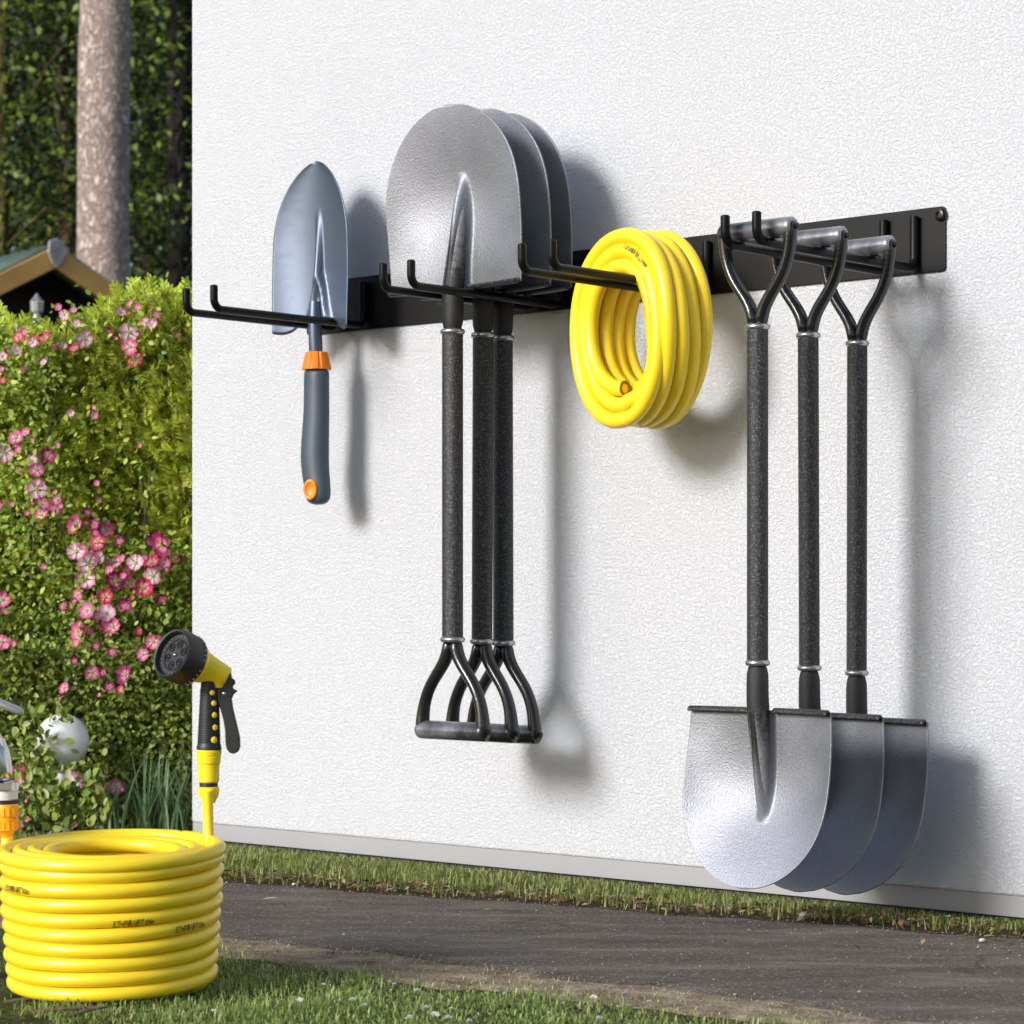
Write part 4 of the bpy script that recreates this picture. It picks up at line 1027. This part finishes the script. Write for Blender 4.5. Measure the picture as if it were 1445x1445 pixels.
Pn = np.array(Pn)+np.array(gl.location); n = len(Pn)
sp_ = empty('trailing_sprig', (gl.location.x, 4.50, 0)); tag(sp_, 'leafy sprig trailing across the front of the pale globe', 'sprig')
v1, f1 = scatter(LEAF_V, LEAF_T, Pn-np.array(sp_.location), rng.normal(size=(n, 3))*.6+np.array((0, -.1, .5)), rng.normal(size=(n, 3))*.35+np.array((-.4, -.9, .4)), rng.uniform(.014, .026, n))
np_mesh('leaves', v1, f1, M['roselow'], sp_)
b = MB()
for i in range(5): b.tube([(-.03+i*.012, .0, 0), (-.04+i*.02, -.0, gz*.25), (-.05+i*.02, .0, gz*.45)], [.0022, .0016, .0008], 5)
b.build('stems', M['stem'], sp_)

# dry twigs under the coil
for i, (px, py, ln, an, lab) in enumerate([(6, 1420, .10, .5, 'forked dry twig on dark soil left of the hose coil'), (45, 1434, .07, -.3, 'pale dry twig lying below the hose coil'), (95, 1441, .06, .9, 'short dry twig at the bottom edge under the coil')]):
    p = ground_at(px, py); b = MB(); a = Vector((math.cos(an), math.sin(an)*.6, .0))
    b.tube([(0, 0, .004), a*ln*.5+Vector((0, 0, .009)), a*ln+Vector((.01, 0, .012))], [.0022, .0017, .0008], 6)
    b.tube([a*ln*.45+Vector((0, 0, .008)), a*ln*.7+Vector((-.02, .01, .017))], [.0014, .0006], 6)
    o = b.build('twig', M['twig']); o.location = p; tag(o, lab, 'twig', 'dry twigs beside the hose coil')

# ================================================================== SHED
gy = R(37); SD = 12.0; pk = at(75, 345, SD)
sn = Vector((math.sin(gy), -math.cos(gy), 0)); st = Vector((math.cos(gy), math.sin(gy), 0))
shed = empty('garden_shed', (pk.x, pk.y, 0), 0); shed.rotation_euler = (0, 0, gy)
tag(shed, 'wooden garden shed gable with orange barge boards and green roof beyond the hedge', 'shed')
# local: x along the gable to the right, y into the shed, z up
pz = pk.z; pit = math.tan(R(28)); hwid = 1.05; dep = 2.6; ovh = .28
for sg, nm in ((-1, 'roof_slope'), (1, 'roof_slope')):
    b = MB(); xe = sg*(hwid+.18); ze = pz-(hwid+.18)*pit
    nx = 26
    def rf(u, v):
        return (xe*u, -.02+dep*v, pz+.004+(ze-pz)*u+.004*math.sin(v*dep*60))
    b.grid(rf, 2, 120); b.build('roof', M['roofgreen'], shed, solid=.018, offset=-1 if sg > 0 else 1, angle=80)
    b = MB(); tk = .115
    b.add([(0, -.03, pz-.01), (xe, -.03, ze-.01), (xe, -.03, ze-tk), (0, -.03, pz-tk), (0, 0, pz-.01), (xe, 0, ze-.01), (xe, 0, ze-tk), (0, 0, pz-tk)],
          [(0, 1, 2, 3), (7, 6, 5, 4), (0, 4, 5, 1), (3, 2, 6, 7), (1, 5, 6, 2), (0, 3, 7, 4)])
    b.build('barge_board', M['shedwood'], shed, smooth=False, bevel=.004)
b = MB(); b.prism([(-.042, pz+.008), (0, pz+.026), (.042, pz+.008), (.046, pz-.045), (.024, pz-.095), (0, pz-.115), (-.024, pz-.095), (-.046, pz-.045)], -.045, -.031); b.build('ridge_cap', M['cap'], shed, smooth=False, bevel=.004)
b = MB(); b.prism([(-hwid, 0), (hwid, 0), (hwid, pz-hwid*pit-.05), (0, pz-.05), (-hwid, pz-hwid*pit-.05)], ovh, dep-.1); b.build('walls', M['sheddark'], shed, smooth=False)
lp = at(52, 425, 11.4); lo = empty('shed_lantern', lp); tag(lo, 'small grey outdoor lantern on a post before the shed', 'lantern')
b = MB(); b.lathe([(.014, -.06), (.028, -.05), (.030, .0), (.012, .02), (.004, .035)], 10); b.build('lamp_head', M['lamp'], lo, angle=30)
b = MB(); b.tube([(0, 0, -.06), (0, 0, -lp.z)], .018, 8); b.build('post', M['lamp'], lo)

# ================================================================== TREES
def bark(name, a, b_, sc, dist):
    m = bpy.data.materials.new(name); m.use_nodes = True
    N, L = nt(m); p = N['Principled BSDF']; tc = N.new('ShaderNodeTexCoord')
    mp = N.new('ShaderNodeMapping'); mp.inputs['Scale'].default_value = (1, 1, .38); L.new(tc.outputs['Object'], mp.inputs['Vector'])
    ns = N.new('ShaderNodeTexNoise'); ns.inputs['Scale'].default_value = sc*.6; ns.inputs['Detail'].default_value = 4; L.new(mp.outputs['Vector'], ns.inputs['Vector'])
    av = N.new('ShaderNodeMixRGB'); av.inputs['Fac'].default_value = .13; L.new(mp.outputs['Vector'], av.inputs[1]); L.new(ns.outputs['Color'], av.inputs[2])
    v = N.new('ShaderNodeTexVoronoi'); v.feature = 'DISTANCE_TO_EDGE'; v.inputs['Scale'].default_value = sc; L.new(av.outputs['Color'], v.inputs['Vector'])
    v2 = N.new('ShaderNodeTexVoronoi'); v2.inputs['Scale'].default_value = sc; L.new(av.outputs['Color'], v2.inputs['Vector'])
    r = N.new('ShaderNodeValToRGB'); r.color_ramp.elements[0].position = .02; r.color_ramp.elements[1].position = .22
    L.new(v.outputs['Distance'], r.inputs['Fac'])
    bw_ = N.new('ShaderNodeSeparateColor'); L.new(v2.outputs['Color'], bw_.inputs['Color'])
    rc = N.new('ShaderNodeValToRGB'); rc.color_ramp.elements[0].color = (*[c*.58 for c in a], 1); rc.color_ramp.elements[1].color = (*a, 1)
    L.new(bw_.outputs['Red'], rc.inputs['Fac'])
    mx = N.new('ShaderNodeMixRGB'); mx.inputs[1].default_value = (*b_, 1); L.new(r.outputs['Color'], mx.inputs['Fac']); L.new(rc.outputs['Color'], mx.inputs[2])
    L.new(mx.outputs['Color'], p.inputs['Base Color']); p.inputs['Roughness'].default_value = .9; p.inputs['Specular IOR Level'].default_value = .2
    bm_ = N.new('ShaderNodeBump'); bm_.inputs['Distance'].default_value = dist; L.new(r.outputs['Color'], bm_.inputs['Height']); L.new(bm_.outputs['Normal'], p.inputs['Normal'])
    return m
M['pinebark'] = bark('grey_pink_pine_bark', (.82, .66, .585), (.42, .325, .28), 34, .018)
M['bark1'] = bark('dark_bark', (.045, .036, .032), (.018, .014, .013), 12, .02)
M['bark2'] = bark('reddish_bark', (.19, .125, .10), (.07, .045, .035), 12, .02)
M['bark3'] = bark('mossy_yellow_bark', (.20, .17, .06), (.08, .065, .03), 12, .02)
def tree(name, px, Y, r, h, crown0, lab, barkm, leafm, nclump, per, leaf, spread, cat='tree', group=None, lean=0, wob_=.03, low=None):
    x = (px-CX)/F*Y; t = empty(name, (x, Y, 0)); tag(t, lab, cat, group)
    b = MB(); pts = []; rr = []; nn = 26; ph = random.uniform(0, 6)
    for i in range(nn):
        z = h*i/(nn-1); s = i/(nn-1)
        pts.append((wob_*math.sin(z*.9+ph)*r/.15+lean*z, wob_*math.cos(z*.7+ph)*r/.15, z)); rr.append(r*(1.12-.62*s-.4*s**4)*(1+.25*max(0, 1-z/.6)**2)*(1+.035*math.sin(z*3.1+ph)))
    b.tube(pts, rr, 20)
    cl = []
    for i in range(nclump):
        z = crown0+(h-crown0)*random.random()**.85; s = (z-crown0)/(h-crown0)
        rad = spread*(1-.55*s)*math.sqrt(random.uniform(.1, 1)); a = random.uniform(0, 6.28)
        c = Vector((rad*math.cos(a)+lean*z, rad*math.sin(a), z+random.uniform(-.2, .2))); cl.append(c)
        if i % 2 == 0:
            z0 = max(crown0*.6, z-rad*.55); k = min(nn-1, int(z0/h*(nn-1))); p0 = Vector(pts[k]); md = p0.lerp(c, .5)+Vector((0, 0, .12*rad))
            b.tube([p0, md, c], [max(.012, r*.22), max(.008, r*.13), .005], 6)
    b.build('trunk', barkm, t, angle=80)
    per = int(per*2.2)
    C = np.array([tuple(c) for c in cl]); C = np.repeat(C, per, axis=0)
    sg = np.repeat(rng.uniform(.18, .50, len(cl)), per)[:, None]*spread/2.2
    Pn = C+rng.normal(size=C.shape)*sg*np.array((1, 1, .6)); n = len(Pn)
    v1, f1 = scatter(SIMPLE_V, SIMPLE_F, Pn, rng.normal(size=(n, 3))+np.array((0, 0, -.3)), rng.normal(size=(n, 3))*.7+np.array((-.2, -.3, .8)), rng.uniform(leaf*.32, leaf*.85, n))
    np_mesh('crown', v1, f1, leafm, t)
    return t
G = 'trees of the dark wood behind the garden'
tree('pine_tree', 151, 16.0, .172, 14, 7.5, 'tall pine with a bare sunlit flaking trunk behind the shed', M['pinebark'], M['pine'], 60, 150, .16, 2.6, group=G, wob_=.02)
tree('broadleaf_tree', 92, 21, .085, 11, 2.2, 'slim reddish trunked tree left of the big pine', M['bark2'], M['forest'], 90, 130, .11, 2.2, group=G, wob_=.06)
tree('broadleaf_tree', 257, 19.5, .10, 12, 2.6, 'dark trunked tree right of the pine against the wall edge', M['bark1'], M['forest'], 90, 120, .11, 2.0, group=G)
tree('broadleaf_tree', 214, 24, .10, 12, 2.8, 'brownish trunked tree between the pine and the dark trunk', M['bark2'], M['forest_sunlit'], 90, 120, .12, 2.2, group=G)
tree('broadleaf_tree', 3, 20, .075, 10, 2.4, 'yellow mossy trunked tree at the left picture edge', M['bark3'], M['forest'], 80, 130, .11, 2.0, group=G)
tree('broadleaf_tree', 60, 26, .12, 13, 1.2, 'dark leafy tree deep in the wood behind the shed roof', M['bark1'], M['forest_sunlit'], 80, 130, .13, 2.6, group=G)
tree('broadleaf_tree', 240, 29, .12, 13, 1.2, 'dark leafy tree deep in the wood at the wall edge', M['bark1'], M['forest'], 90, 130, .14, 2.6, group=G)
tree('broadleaf_tree', -120, 22, .12, 13, 2.0, 'spreading tree whose branches reach in at the upper left', M['bark1'], M['forest_sunlit'], 120, 120, .12, 3.0, group=G)
tree('broadleaf_tree', 150, 31, .14, 14, 1.2, 'dark leafy tree deep in the wood right behind the pine', M['bark1'], M['forest'], 90, 120, .14, 3.0, group=G)
# the wood beyond
n = 26000; Pn = np.stack([rng.uniform(-24, 2, n), rng.uniform(36, 44, n), rng.uniform(0, 1, n)**1.1*13], 1)
k = (np.sin(Pn[:, 0]*1.7+np.sin(Pn[:, 2]*1.3)*1.2)*np.sin(Pn[:, 2]*1.9+Pn[:, 0]*.6) > -.05)|(Pn[:, 2] < 2.6)
Pn = Pn[k]; n = len(Pn)
v1, f1 = scatter(SIMPLE_V, SIMPLE_F, Pn, rng.normal(size=(n, 3)), rng.normal(size=(n, 3))*.6+np.array((0, -.7, .5)), rng.uniform(.25, .6, n))
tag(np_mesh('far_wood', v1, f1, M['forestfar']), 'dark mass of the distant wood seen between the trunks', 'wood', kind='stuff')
